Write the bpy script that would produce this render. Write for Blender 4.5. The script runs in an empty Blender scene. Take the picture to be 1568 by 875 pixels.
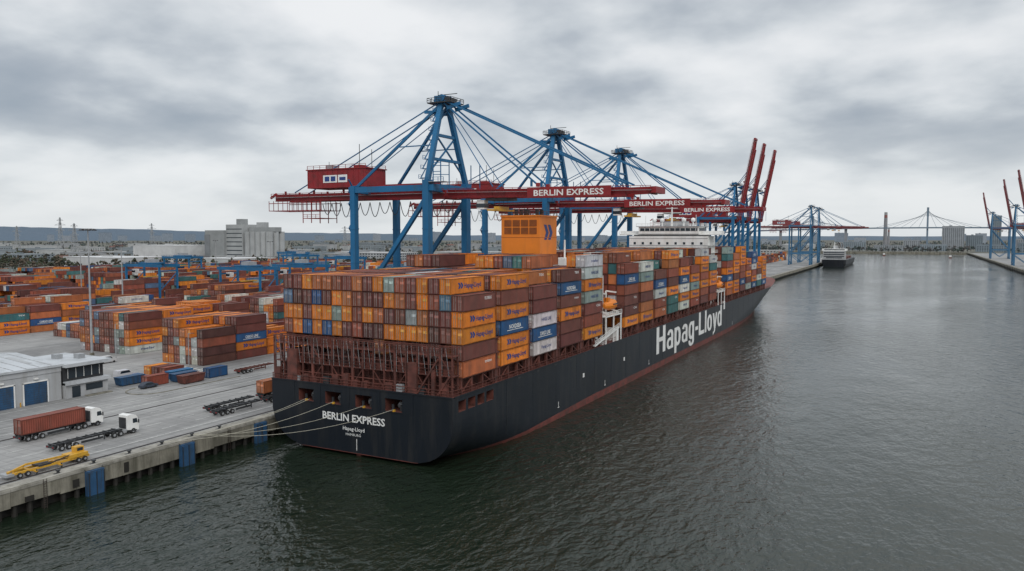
import bpy, math, random
from mathutils import Vector, Matrix
random.seed(11)
R = random.random
U = random.uniform
SC = bpy.context.scene
G = 4.4            # quay level
CX = -93.3         # ship centreline
B = 21.5           # ship half beam
ZD = 13.4          # main deck

# ------------------------------------------------------------------ materials
def mk(name, col=(.5,.5,.5), rough=.6, var=.15, scale=.3, bump=0, bscale=2, metal=0,
       dirt=None, dirt_amt=.3, dirt_scale=.4, streak=False, attr=False, corr=False, detail=6, spec=None):
    m = bpy.data.materials.new(name); m.use_nodes = True
    n = m.node_tree.nodes; l = m.node_tree.links
    p = n['Principled BSDF']
    p.inputs['Roughness'].default_value = rough
    p.inputs['Metallic'].default_value = metal
    if spec is not None: p.inputs['Specular IOR Level'].default_value = spec
    g = n.new('ShaderNodeNewGeometry')
    pos = g.outputs['Position']
    no = n.new('ShaderNodeTexNoise'); no.inputs['Scale'].default_value = scale
    no.inputs['Detail'].default_value = detail
    l.new(pos, no.inputs['Vector'])
    mr = n.new('ShaderNodeMapRange')
    mr.inputs['From Min'].default_value = .3; mr.inputs['From Max'].default_value = .7
    mr.inputs['To Min'].default_value = 1-var; mr.inputs['To Max'].default_value = 1+var
    l.new(no.outputs['Fac'], mr.inputs['Value'])
    mx = n.new('ShaderNodeMixRGB'); mx.blend_type = 'MULTIPLY'; mx.inputs[0].default_value = 1
    if attr:
        a = n.new('ShaderNodeAttribute'); a.attribute_name = 'Col'
        l.new(a.outputs['Color'], mx.inputs[1])
    else:
        mx.inputs[1].default_value = (*col, 1)
    l.new(mr.outputs[0], mx.inputs[2])
    out = mx.outputs[0]
    if dirt:
        mp = n.new('ShaderNodeMapping')
        mp.inputs['Scale'].default_value = (1,1,.12) if streak else (1,1,1)
        l.new(pos, mp.inputs['Vector'])
        n2 = n.new('ShaderNodeTexNoise'); n2.inputs['Scale'].default_value = dirt_scale
        n2.inputs['Detail'].default_value = 8; n2.inputs['Roughness'].default_value = .65
        l.new(mp.outputs[0], n2.inputs['Vector'])
        r2 = n.new('ShaderNodeMapRange'); r2.inputs['From Min'].default_value = .46
        r2.inputs['From Max'].default_value = .7; r2.inputs['To Max'].default_value = dirt_amt
        l.new(n2.outputs['Fac'], r2.inputs['Value'])
        m2 = n.new('ShaderNodeMixRGB'); l.new(r2.outputs[0], m2.inputs[0])
        l.new(out, m2.inputs[1]); m2.inputs[2].default_value = (*dirt, 1)
        out = m2.outputs[0]
    l.new(out, p.inputs['Base Color'])
    if corr:
        s = n.new('ShaderNodeSeparateXYZ'); l.new(pos, s.inputs[0])
        mu = n.new('ShaderNodeMath'); mu.operation = 'MULTIPLY'; mu.inputs[1].default_value = 2*math.pi/.42
        l.new(s.outputs['Y'], mu.inputs[0])
        si = n.new('ShaderNodeMath'); si.operation = 'SINE'; l.new(mu.outputs[0], si.inputs[0])
        bp = n.new('ShaderNodeBump'); bp.inputs['Distance'].default_value = .04; bp.inputs['Strength'].default_value = .9
        l.new(si.outputs[0], bp.inputs['Height']); l.new(bp.outputs[0], p.inputs['Normal'])
    elif bump:
        n3 = n.new('ShaderNodeTexNoise'); n3.inputs['Scale'].default_value = bscale
        n3.inputs['Detail'].default_value = 6; l.new(pos, n3.inputs['Vector'])
        bp = n.new('ShaderNodeBump'); bp.inputs['Distance'].default_value = bump
        l.new(n3.outputs['Fac'], bp.inputs['Height']); l.new(bp.outputs[0], p.inputs['Normal'])
    return m

M = {}
M['cont'] = mk('container_paint', rough=.6, var=.22, scale=.35, attr=True, corr=True, dirt=(.10,.065,.05), dirt_amt=.45, dirt_scale=.9, streak=True, spec=.3)
M['contf'] = mk('container_frame_paint', rough=.6, var=.25, scale=.5, attr=True, dirt=(.07,.045,.035), dirt_amt=.6, dirt_scale=1.2, spec=.3)
M['blue'] = mk('crane_blue_paint', (.012,.125,.275), .5, .16, .15, dirt=(.045,.085,.12), dirt_amt=.55, dirt_scale=.5, streak=True, spec=.35)
M['red'] = mk('crane_red_paint', (.245,.018,.022), .5, .18, .2, dirt=(.09,.025,.022), dirt_amt=.6, dirt_scale=.5, spec=.35)
M['blueF'] = mk('crane_blue_paint_hazed', (.035,.13,.24), .6, .12, .15)  # far cranes: distance haze mixed into the blue, paler and greyer
M['redF'] = mk('crane_red_paint_hazed', (.22,.045,.05), .6, .12, .2)  # same for the red: haze painted in as a duller tone
M['dark'] = mk('dark_steel', (.03,.032,.035), .5, .3, 1)
M['grey'] = mk('galvanised_steel', (.30,.31,.32), .45, .15, .8)
M['white'] = mk('white_paint', (.78,.78,.76), .45, .06, .4, dirt=(.42,.38,.32), dirt_amt=.35, dirt_scale=.5, streak=True)
M['rust'] = mk('oxide_red_steel', (.12,.037,.027), .7, .45, .5, dirt=(.04,.022,.018), dirt_amt=.75, dirt_scale=.8)
M['hull'] = mk('hull_black_paint', (.0085,.012,.0175), .42, .25, .05, dirt=(.038,.036,.034), dirt_amt=.5, dirt_scale=.5, streak=True, spec=.34)
M['boot'] = mk('boot_top_red', (.15,.04,.032), .65, .25, .4, dirt=(.045,.04,.03), dirt_amt=.8, dirt_scale=.5)
M['deck'] = mk('deck_oxide', (.14,.045,.035), .7, .25, .5)
M['orange'] = mk('funnel_orange', (.74,.21,.015), .5, .06, .3, dirt=(.35,.12,.03), dirt_amt=.35, dirt_scale=.5, streak=True)
M['orangeL'] = mk('louvre_orange', (.42,.12,.015), .6, .1, .5)
M['glass'] = mk('window_glass', (.02,.03,.04), .12, .1, 1)
M['conc'] = mk('quay_concrete', (.22,.205,.165), .85, .35, .25, bump=.05, bscale=2, dirt=(.05,.047,.03), dirt_amt=.92, dirt_scale=.5, streak=True)
M['concT'] = mk('quay_coping', (.29,.275,.24), .85, .25, .5, dirt=(.12,.11,.085), dirt_amt=.8, dirt_scale=.6)
M['pile'] = mk('tarred_pile', (.018,.016,.013), .7, .3, 1)
M['bluep'] = mk('blue_panel', (.02,.075,.165), .6, .2, .8, dirt=(.035,.04,.04), dirt_amt=.85, dirt_scale=1.2, streak=True)
M['dblue'] = mk('logo_blue', (.015,.045,.19), .5, .05, 1)
M['yellow'] = mk('yellow_paint', (.62,.34,.03), .5, .15, 1, dirt=(.12,.08,.04), dirt_amt=.7, dirt_scale=1)
M['rope'] = mk('mooring_rope', (.40,.38,.31), .8, .1, 2)
M['tyre'] = mk('tyre_rubber', (.02,.02,.02), .85, .2, 3)
M['roofw'] = mk('membrane_roof', (.47,.49,.51), .6, .1, .12, dirt=(.25,.26,.26), dirt_amt=.6, dirt_scale=.25)
M['wall'] = mk('cladding', (.40,.41,.42), .6, .08, .2, dirt=(.22,.21,.19), dirt_amt=.5, dirt_scale=.5, streak=True)
M['col'] = mk('painted_surface', rough=.75, var=.12, scale=.1, attr=True, spec=.25)
M['mark'] = mk('road_marking', (.62,.62,.58), .7, .25, .6, dirt=(.25,.25,.24), dirt_amt=.9, dirt_scale=1.5)
M['rail'] = mk('rail_steel', (.09,.07,.06), .4, .3, 1, metal=.6)

def pavement_mat():
    m = bpy.data.materials.new('apron_asphalt_concrete'); m.use_nodes = True
    n = m.node_tree.nodes; l = m.node_tree.links; p = n['Principled BSDF']
    g = n.new('ShaderNodeNewGeometry'); pos = g.outputs['Position']
    def noise(s, d=8, r=.6, sc=(1,1,1)):
        mp = n.new('ShaderNodeMapping'); mp.inputs['Scale'].default_value = sc; l.new(pos, mp.inputs[0])
        t = n.new('ShaderNodeTexNoise'); t.inputs['Scale'].default_value = s
        t.inputs['Detail'].default_value = d; t.inputs['Roughness'].default_value = r
        l.new(mp.outputs[0], t.inputs['Vector']); return t.outputs['Fac']
    r = n.new('ShaderNodeValToRGB'); l.new(noise(.03), r.inputs[0])
    e = r.color_ramp.elements
    e[0].position = .38; e[0].color = (.19,.188,.185,1); e[1].position = .60; e[1].color = (.32,.315,.305,1)
    r2 = n.new('ShaderNodeValToRGB'); l.new(noise(.5, 5, .6, (1,.03,1)), r2.inputs[0])
    r2.color_ramp.elements[0].position = .36; r2.color_ramp.elements[0].color = (.74,.74,.74,1)
    r2.color_ramp.elements[1].position = .56; r2.color_ramp.elements[1].color = (1.03,1.03,1.03,1)
    mx = n.new('ShaderNodeMixRGB'); mx.blend_type = 'MULTIPLY'; mx.inputs[0].default_value = .8
    l.new(r.outputs[0], mx.inputs[1]); l.new(r2.outputs[0], mx.inputs[2])
    br = n.new('ShaderNodeTexBrick'); br.inputs['Scale'].default_value = .12; l.new(pos, br.inputs['Vector'])
    br.inputs['Color1'].default_value = (1,1,1,1); br.inputs['Color2'].default_value = (.88,.88,.88,1)
    br.inputs['Mortar'].default_value = (.6,.6,.6,1); br.inputs['Mortar Size'].default_value = .01
    m3 = n.new('ShaderNodeMixRGB'); m3.blend_type = 'MULTIPLY'; m3.inputs[0].default_value = .7
    l.new(mx.outputs[0], m3.inputs[1]); l.new(br.outputs[0], m3.inputs[2])
    m4 = n.new('ShaderNodeMixRGB'); m4.blend_type = 'MIX'
    mr = n.new('ShaderNodeMapRange'); mr.inputs['From Min'].default_value = .56; mr.inputs['From Max'].default_value = .68
    mr.inputs['To Max'].default_value = .55
    l.new(noise(.22, 9, .7), mr.inputs[0]); l.new(mr.outputs[0], m4.inputs[0])
    l.new(m3.outputs[0], m4.inputs[1]); m4.inputs[2].default_value = (.10,.10,.10,1)
    l.new(m4.outputs[0], p.inputs['Base Color']); p.inputs['Roughness'].default_value = .8
    return m
M['pave'] = pavement_mat()

def land_mat():
    m = bpy.data.materials.new('land_vegetation'); m.use_nodes = True
    n = m.node_tree.nodes; l = m.node_tree.links; p = n['Principled BSDF']
    g = n.new('ShaderNodeNewGeometry')
    t = n.new('ShaderNodeTexNoise'); t.inputs['Scale'].default_value = .006; t.inputs['Detail'].default_value = 10
    l.new(g.outputs['Position'], t.inputs['Vector'])
    r = n.new('ShaderNodeValToRGB'); l.new(t.outputs['Fac'], r.inputs[0])
    e = r.color_ramp.elements
    e[0].position = .35; e[0].color = (.06,.065,.055,1); e[1].position = .7; e[1].color = (.16,.155,.135,1)
    x = e.new(.5); x.color = (.095,.092,.07,1)
    l.new(r.outputs[0], p.inputs['Base Color']); p.inputs['Roughness'].default_value = .95
    return m
M['land'] = land_mat()

def water_mat():
    m = bpy.data.materials.new('harbour_water'); m.use_nodes = True
    n = m.node_tree.nodes; l = m.node_tree.links; p = n['Principled BSDF']
    p.inputs['Base Color'].default_value = (.011,.018,.011,1)
    p.inputs['Roughness'].default_value = .07; p.inputs['IOR'].default_value = 1.36
    g = n.new('ShaderNodeNewGeometry'); pos = g.outputs['Position']
    def noise(s, d, sc=(1,1,1), rot=0, dist=0):
        mp = n.new('ShaderNodeMapping'); mp.inputs['Scale'].default_value = sc
        mp.inputs['Rotation'].default_value = (0,0,rot); l.new(pos, mp.inputs[0])
        t = n.new('ShaderNodeTexNoise'); t.inputs['Scale'].default_value = s
        t.inputs['Detail'].default_value = d; t.inputs['Distortion'].default_value = dist
        t.inputs['Roughness'].default_value = .5
        l.new(mp.outputs[0], t.inputs['Vector']); return t.outputs['Fac']
    def math_(op, a, b):
        k = n.new('ShaderNodeMath'); k.operation = op
        for i, v in enumerate((a, b)):
            if isinstance(v, (int, float)): k.inputs[i].default_value = v
            else: l.new(v, k.inputs[i])
        return k.outputs[0]
    w1 = noise(.40, 4, (1,.6,1), .5, .3)
    w2 = noise(1.1, 3, (1,.7,1), -.3, .3)
    w3 = noise(.06, 2, (1,.6,1), .2)
    patch = noise(.010, 5, (1,.4,1), .35, .6)
    mr = n.new('ShaderNodeMapRange'); mr.inputs['From Min'].default_value = .40; mr.inputs['From Max'].default_value = .60
    mr.inputs['To Min'].default_value = .30; mr.inputs['To Max'].default_value = .95
    l.new(patch, mr.inputs[0])
    h = math_('ADD', math_('MULTIPLY', w1, .85), math_('MULTIPLY', w2, .32))
    h = math_('MULTIPLY', h, mr.outputs[0])
    h = math_('ADD', h, math_('MULTIPLY', w3, .8))
    bp = n.new('ShaderNodeBump'); bp.inputs['Distance'].default_value = 1.0; bp.inputs['Strength'].default_value = .85
    l.new(h, bp.inputs['Height']); l.new(bp.outputs[0], p.inputs['Normal'])
    return m
M['water'] = water_mat()

# ------------------------------------------------------------------ mesh builder
class MB:
    def __init__(s): s.v=[]; s.f=[]; s.m=[]; s.c=[]; s.mats=[]; s.hascol=False
    def mi(s, m):
        if m not in s.mats: s.mats.append(m)
        return s.mats.index(m)
    def raw(s, vs, fs, m, c=None):
        o = len(s.v); s.v.extend(vs); i = s.mi(m)
        for f in fs: s.f.append(tuple(o+k for k in f)); s.m.append(i)
        cc = (*(c or (.5,.5,.5)), 1.0)
        if c: s.hascol = True
        s.c.extend([cc]*len(vs))
    def box(s, x0,x1,y0,y1,z0,z1, m, c=None):
        s.raw([(x0,y0,z0),(x1,y0,z0),(x1,y1,z0),(x0,y1,z0),(x0,y0,z1),(x1,y0,z1),(x1,y1,z1),(x0,y1,z1)],
              [(0,3,2,1),(4,5,6,7),(0,1,5,4),(1,2,6,5),(2,3,7,6),(3,0,4,7)], m, c)
    def beam(s, p, q, w, m, h=None, c=None):
        h = h or w; p = Vector(p); q = Vector(q); d = q-p
        if d.length < 1e-4: return
        d.normalize()
        sd = Vector((0,1,0)) if abs(d.z) > .97 else d.cross(Vector((0,0,1))).normalized()
        up = sd.cross(d).normalized(); a = sd*w/2; b = up*h/2
        vs = [tuple(k) for k in (p-a-b, p+a-b, p+a+b, p-a+b, q-a-b, q+a-b, q+a+b, q-a+b)]
        s.raw(vs, [(0,3,2,1),(4,5,6,7),(0,1,5,4),(1,2,6,5),(2,3,7,6),(3,0,4,7)], m, c)
    def cyl(s, p, q, r, m, n=8, r2=None, c=None):
        r2 = r if r2 is None else r2; p = Vector(p); q = Vector(q); d = (q-p).normalized()
        sd = d.cross(Vector((0,0,1)))
        sd = Vector((1,0,0)) if sd.length < .05 else sd.normalized()
        up = sd.cross(d)
        vs = []
        for (o, rr) in ((p,r),(q,r2)):
            for i in range(n):
                a = 2*math.pi*i/n; vs.append(tuple(o + sd*math.cos(a)*rr + up*math.sin(a)*rr))
        fs = [(i,(i+1)%n,n+(i+1)%n,n+i) for i in range(n)] + [tuple(range(n-1,-1,-1)), tuple(range(n,2*n))]
        s.raw(vs, fs, m, c)
    def prism(s, prof, x0, x1, m, c=None, axis='x'):
        n = len(prof)
        if axis == 'x': vs = [(x0,a,b) for a,b in prof]+[(x1,a,b) for a,b in prof]
        else: vs = [(a,x0,b) for a,b in prof]+[(a,x1,b) for a,b in prof]
        s.raw(vs, [(i,(i+1)%n,n+(i+1)%n,n+i) for i in range(n)]+[tuple(range(n-1,-1,-1)),tuple(range(n,2*n))], m, c)
    def loft(s, rings, m, c=None, cap=True):
        n = len(rings[0]); vs = [p for r in rings for p in r]; fs = []
        for j in range(len(rings)-1):
            for i in range(n): fs.append((j*n+i, j*n+(i+1)%n, (j+1)*n+(i+1)%n, (j+1)*n+i))
        if cap: fs += [tuple(range(n-1,-1,-1)), tuple(range((len(rings)-1)*n, len(rings)*n))]
        s.raw(vs, fs, m, c)
    def rail(s, p, q, m, h=1.1, w=.1, step=3):
        p = Vector(p); q = Vector(q); L = (q-p).length; k = max(1,int(L/step))
        up = Vector((0,0,h))
        s.beam(p+up, q+up, w, m); s.beam(p+up*.5, q+up*.5, w*.7, m)
        for i in range(k+1):
            a = p+(q-p)*i/k; s.beam(a, a+up, w, m)
    def build(s, name, parent=None, smooth=False):
        if not s.v: return None
        xs=[v[0] for v in s.v]; ys=[v[1] for v in s.v]; zs=[v[2] for v in s.v]
        L = Vector(((min(xs)+max(xs))/2, (min(ys)+max(ys))/2, min(zs)))
        me = bpy.data.meshes.new(name)
        me.from_pydata([(a-L.x,b-L.y,c-L.z) for a,b,c in s.v], [], s.f)
        for k in s.mats: me.materials.append(M[k])
        me.polygons.foreach_set('material_index', s.m)
        if s.hascol:
            ca = me.color_attributes.new('Col','FLOAT_COLOR','POINT')
            ca.data.foreach_set('color', [x for c in s.c for x in c])
        if smooth: me.polygons.foreach_set('use_smooth',[True]*len(me.polygons))
        me.update()
        o = bpy.data.objects.new(name, me); SC.collection.objects.link(o); o.location = L
        if parent:
            o.parent = parent; o.matrix_parent_inverse = Matrix.Translation(-Vector(parent.location))
        return o
def empty(name, loc):
    e = bpy.data.objects.new(name, None); e.location = loc; e.empty_display_size = 2
    SC.collection.objects.link(e); return e

# ------------------------------------------------------------------ text helpers
_tc = {}
def text_geo(txt, bold=.02):
    if (txt,bold) in _tc: return _tc[(txt,bold)]
    cu = bpy.data.curves.new('t','FONT'); cu.body = txt; cu.offset = bold; cu.resolution_u = 2
    o = bpy.data.objects.new('t', cu); SC.collection.objects.link(o)
    dg = bpy.context.evaluated_depsgraph_get()
    me = bpy.data.meshes.new_from_object(o.evaluated_get(dg))
    vs = [tuple(v.co) for v in me.vertices]; fs = [tuple(p.vertices) for p in me.polygons]
    bpy.data.objects.remove(o); bpy.data.curves.remove(cu); bpy.data.meshes.remove(me)
    x0=min(v[0] for v in vs); x1=max(v[0] for v in vs); y1 = .729
    vs = [((v[0]-x0)/(x1-x0), v[1]/y1) for v in vs]
    _tc[(txt,bold)] = (vs, fs); return vs, fs
def add_text(mb, txt, org, w, h, facing, m, bold=.02, depth=0):
    vs, fs = text_geo(txt, bold)
    x,y,z = org
    if facing == '+x': pts = [(x, y+a*w, z+b*h) for a,b in vs]
    else: pts = [(x+a*w, y, z+b*h) for a,b in vs]
    mb.raw(pts, fs, m)
# heavy grotesque lettering built from strokes (unit = cap height)
def ring(cx,cy,rx,ry,tx,ty,a0=0,a1=360,n=28):
    out=[]
    def pt(a,rx_,ry_):
        c,s=math.cos(a),math.sin(a); e=.86
        return (cx+rx_*math.copysign(abs(c)**e,c), cy+ry_*math.copysign(abs(s)**e,s))
    for i in range(n):
        a=math.radians(a0+(a1-a0)*i/n); b=math.radians(a0+(a1-a0)*(i+1)/n)
        out.append([pt(a,rx,ry),pt(b,rx,ry),pt(b,rx-tx,ry-ty),pt(a,rx-tx,ry-ty)])
    return out
def rect(x0,x1,y0,y1): return [[(x0,y0),(x1,y0),(x1,y1),(x0,y1)]]
S_=.18
def glyph(ch):
    xh=.73; cy=xh/2; ry=xh/2+.01; rx=.275; ty=.135
    bowl=ring(rx,cy,rx,ry,S_,ty)
    if ch=='H': return .80,[rect(0,S_+.02,0,1),rect(.48,.68+.005,0,1),rect(.1,.6,.43,.59)]
    if ch=='L': return .66,[rect(0,S_+.02,0,1),rect(.1,.58,0,.165)]
    if ch=='l': return .27,[rect(0,S_,0,1)]
    if ch=='-': return .38,[rect(.02,.30,.28,.44)]
    if ch=='o': return .63,[bowl]
    if ch=='d': return .66,[bowl,rect(.55-S_,.55,0,1)]
    if ch=='p': return .66,[bowl,rect(0,S_,-.27,xh)]
    if ch=='g': return .66,[bowl,rect(.55-S_,.55,-.05,xh),ring(rx,-.04,rx,.24,S_,.12,180,360)]
    if ch=='a': return .63,[ring(.255,.215,.255,.225,.15,.11),rect(.53-S_,.53,0,.52),ring(.275,.49,.255,.25,S_,.12,0,165)]
    if ch=='y': return .60,[[[(0,xh),(.185,xh),(.385,.0),(.205,-.06)]],[[(.39,xh),(.57,xh),(.31,-.14),(.10,-.27),(.05,-.27),(.05,-.13),(.16,-.12)]]]
    return .4,[]
def big_text(mb,txt,x,y,z,w,h,m):
    tot=sum(glyph(c)[0] for c in txt)-.08; sx=w/tot; cu=0
    for ch in txt:
        adv,parts=glyph(ch)
        for pi,part in enumerate(parts):
            for q in part: mb.raw([(x+.012*pi,y+(cu+a)*sx,z+b*h) for a,b in q],[tuple(range(len(q)))],m)
        cu+=adv

# ------------------------------------------------------------------ containers
CC = {'o':(.68,.205,.025),'r':(.42,.135,.05),'b':(.165,.053,.042),'d':(.105,.04,.035),'n':(.02,.08,.20),
      'w':(.60,.60,.57),'g':(.27,.33,.31),'t':(.045,.15,.145),'s':(.10,.17,.26),'k':(.26,.072,.044)}
def jit(c):
    k = U(.82,1.15); return tuple(min(.9, x*k*U(.93,1.07)) for x in c)
def pick(weights='oooobbbbbbddrrrrkkkkngwts'):
    return random.choice(weights)
def container(mb, x, y, z, key, det=2, L=12.19, W=2.44, H=2.9, ends=True, logo=None):
    c = jit(CC[key]); d = tuple(v*.66 for v in c); dd = tuple(v*.35 for v in c)
    if det == 0:
        mb.box(x,x+W,y,y+L,z,z+H-.03,'cont',c); return
    mb.box(x+.06,x+W-.06,y+.07,y+L-.07,z+.1,z+H-.05,'cont',c)
    for xx in (x, x+W-.16):
        for yy in (y, y+L-.2): mb.box(xx,xx+.16,yy,yy+.2,z,z+H,'contf',d)
        mb.box(xx,xx+.16,y+.2,y+L-.2,z+.02,z+.18,'contf',d)
        mb.box(xx,xx+.16,y+.2,y+L-.2,z+H-.14,z+H-.01,'contf',d)
    for yy in (y,):
        mb.box(x+.16,x+W-.16,yy+.01,yy+.19,z+.02,z+.2,'contf',d)
        mb.box(x+.16,x+W-.16,yy+.01,yy+.19,z+H-.16,z+H-.01,'contf',d)
    if det > 1 and ends:
        mb.box(x+W/2-.03,x+W/2+.03,y+.03,y+.06,z+.2,z+H-.16,'contf',dd)
        for fx in (.2,.36,.64,.8):
            mb.box(x+W*fx-.03,x+W*fx+.03,y+.0,y+.055,z+.15,z+H-.1,'contf',(.30,.28,.26))
        mb.box(x+W*.55,x+W*.9,y+.02,y+.062,z+H*.55,z+H*.72,'contf',tuple(min(.8,v*1.7+.03) for v in c))
        if R()<.5: mb.box(x+W*.12,x+W*.42,y+.02,y+.062,z+H*.6,z+H*.8,'contf',tuple(min(.8,v*1.3+.06) for v in c))
def logo_side(mb, x, y, z, key, H=2.9, L=12.19):
    if key == 'o':
        add_text(mb,'Hapag-Lloyd',(x,y+4.7,z+1.0),6.3,.95,'+x','dblue',.02)
        for i in range(2):
            yy = y+2.6+i*.85
            mb.raw([(x,yy,z+.95),(x,yy+.55,z+.95),(x,yy+1.0,z+1.5),(x,yy+.45,z+2.05),(x,yy-.1,z+2.05),(x,yy+.35,z+1.5)],[(0,1,2,3,4,5)],'dblue')
    elif key == 'n':
        add_text(mb,random.choice(['CARGO LINE','OCEAN','NORDSEA']),(x,y+3.5,z+1.05),5.2,.85,'+x','white',.02)
        mb.raw([(x,y+2.6,z+.7),(x,y+10,z+.7),(x,y+9.2,z+.82),(x,y+2.6,z+.82)],[(0,1,2,3)],'white')
    elif key == 'w' or key == 'g':
        add_text(mb,random.choice(['Hapag-Lloyd','HANSE LINE','reefer']),(x,y+4.2,z+1.1),5.0,.8,'+x','dblue',.01)
    elif key in 'bkrt' and R() < .35:
        add_text(mb,random.choice(['TEX','triton','CAI','FLORENS']),(x,y+8.0,z+1.7),2.6,.6,'+x','white',.01)

# ------------------------------------------------------------------ SHIP
ship = empty('container_ship', (CX, 300, 0))
Y0 = 114.6
def sstep(t): t=max(0,min(1,t)); return t*t*(3-2*t)
def zbot(y): return .55 - 9.55*sstep((y-Y0)/46.0) if y < 161 else -9
def zred(y): return .66 + 1.15*sstep((y-Y0-8)/70)
def zdeck(y): return ZD + (2.6*sstep((y-455)/45))
def halfb(y, z):
    zb = zbot(y); r = 7.6
    b = B
    if y < 200:
        h = z-zb
        if h < r: b = B - r*1.15 + 1.15*math.sqrt(max(0, r*r-(r-h)**2))
    t = max(0,min(1.15, z/ZD))
    yf = 318+ (442-318)*t**.8; ye = 496 + 26*max(0,t)
    if y > yf:
        u = min(1,(y-yf)/(ye-yf)); b = b*max(0.0,(1-u**2.1))**.75
    return max(b, .04)
ys = [Y0,115.5,117,119,122,126,131,137,144,152,162,180,210,250,290,315,325,335,345,355,365,375,385,395,405,415,425,435,445,452,459,466,473,479,485,491,496,500,504,508,512,515,518,520,521.8]
rings = []
for y in ys:
    zb, zd, zr = zbot(y), zdeck(y), zred(y)
    zl = [zb+(zr-zb)*t for t in (0,.05,.12,.25,.45,.7,1)] + [zr+(zd-zr)*t for t in (.05,.11,.18,.27,.38,.52,.68,.84,1)]
    st = [(CX+halfb(y,z), y, z) for z in zl]; pt = [(CX-halfb(y,z), y, z) for z in zl]
    rings.append(pt[::-1]+st)
n = len(rings[0]); nl = n//2
vs = [p for r in rings for p in r]; fh=[]; fb=[]; fd=[]
for j in range(len(rings)-1):
    for i in range(n-1):
        q = (j*n+i, j*n+i+1, (j+1)*n+i+1, (j+1)*n+i)
        lev = i-nl if i >= nl else nl-2-i
        if i == nl-1: fb.append(q)
        elif lev < 6: fb.append(q)
        else: fh.append(q)
    fd.append((j*n, (j+1)*n, (j+1)*n+n-1, j*n+n-1))
tb=[]; th=[]
for k in range(nl-1):
    q = (nl-1-k, nl-2-k, nl+k+1, nl+k)
    (tb if k < 6 else th).append(q)
me = bpy.data.meshes.new('hull'); allf = fh+th+fb+tb+fd
me.from_pydata(vs, [], allf)
for k in ('hull','boot','deck','rust'): me.materials.append(M[k])
me.polygons.foreach_set('material_index', [0]*(len(fh)+len(th))+[1]*(len(fb)+len(tb))+[2]*len(fd))
import bmesh
bm = bmesh.new(); bm.from_mesh(me); bmesh.ops.recalc_face_normals(bm, faces=bm.faces)
bm.to_mesh(me); bm.free()
hull = bpy.data.objects.new('hull', me); SC.collection.objects.link(hull)
cut = MB()
for xx in (-105.8,-99.0,-91.6,-84.6): cut.box(xx-1.9,xx+1.9,Y0-1,Y0+4.5,9.6,12.0,'rust')
for (a,b_) in ((116.6,119.2),(120.0,122.6),(123.4,126),(126.8,129.6)): cut.box(CX+B-4,CX+B+1,a,b_,10.4,12.4,'rust')
co = cut.build('cut')
md = hull.modifiers.new('b','BOOLEAN'); md.object = co; md.solver = 'EXACT'; md.operation='DIFFERENCE'
try: md.material_mode = 'TRANSFER'
except Exception: pass
dg = bpy.context.evaluated_depsgraph_get()
nm = bpy.data.meshes.new_from_object(hull.evaluated_get(dg))
hull.modifiers.clear(); hull.data = nm; bpy.data.objects.remove(co)
hull.parent = ship; hull.matrix_parent_inverse = Matrix.Translation(-Vector(ship.location))
try:
    bpy.ops.object.select_all(action='DESELECT'); hull.select_set(True); bpy.context.view_layer.objects.active = hull
    bpy.ops.object.shade_smooth_by_angle(angle=math.radians(28))
except Exception as e: print('smooth', e)

tx = MB()
big_text(tx,'Hapag-Lloyd',CX+B+.05,236,4.5,93,8.7,'white')
add_text(tx,'BERLIN EXPRESS',(-101.6,Y0-.05,6.6),15.0,1.45,'-y','white',.022)
add_text(tx,'Hapag-Lloyd',(-96.6,Y0-.05,4.9),5.2,.75,'-y','white',.01)
add_text(tx,'HAMBURG',(-95.9,Y0-.05,3.9),3.6,.5,'-y','white',.0)
for yy in (160,190,228,350):
    tx.box(CX+B+.02,CX+B+.05,yy,yy+.8,2.6,2.75,'white'); tx.box(CX+B+.02,CX+B+.05,yy+.3,yy+.45,2.75,4.0,'white')
tx.box(CX+B+.02,CX+B+.05,175,176.0,7.2,8.2,'white'); tx.box(CX+B+.02,CX+B+.05,205,206.0,7.0,8.0,'white')
tx.box(CX-.06,CX+.06,Y0-.05,Y0-.02,1.2,3.4,'white')
tx.build('hull_lettering', ship)
pl = MB()
for yy in range(135,440,12): pl.box(CX+B+.004,CX+B+.02,yy,yy+.09,2.2,ZD-.2,'hull')
for z in (5.2,8.0,10.8): pl.box(CX+B+.004,CX+B+.022,132,438,z,z+.08,'hull')
pl.box(CX+B,CX+B+.14,Y0+.6,440,ZD-.22,ZD+.05,'hull'); pl.box(CX-B,CX+B,Y0-.14,Y0+.05,ZD-.22,ZD+.05,'hull')
for yy in range(140,430,9): pl.box(CX+B+.01,CX+B+.05,yy,yy+1.1,ZD-.75,ZD-.45,'dark')
for xx in (-109,-102.3,-95.2,-88,-80.5): pl.box(xx-.25,xx+.25,Y0-.06,Y0+.02,9.4,13.1,'hull')
pl.build('shell_fittings', ship)
sk = MB(); sk.prism([(Y0+.3,1.0),(Y0+5,1.0),(Y0+5,-3),(Y0+1.2,-3)],CX-.5,CX+.5,'boot')
sk.build('rudder', ship)

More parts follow.
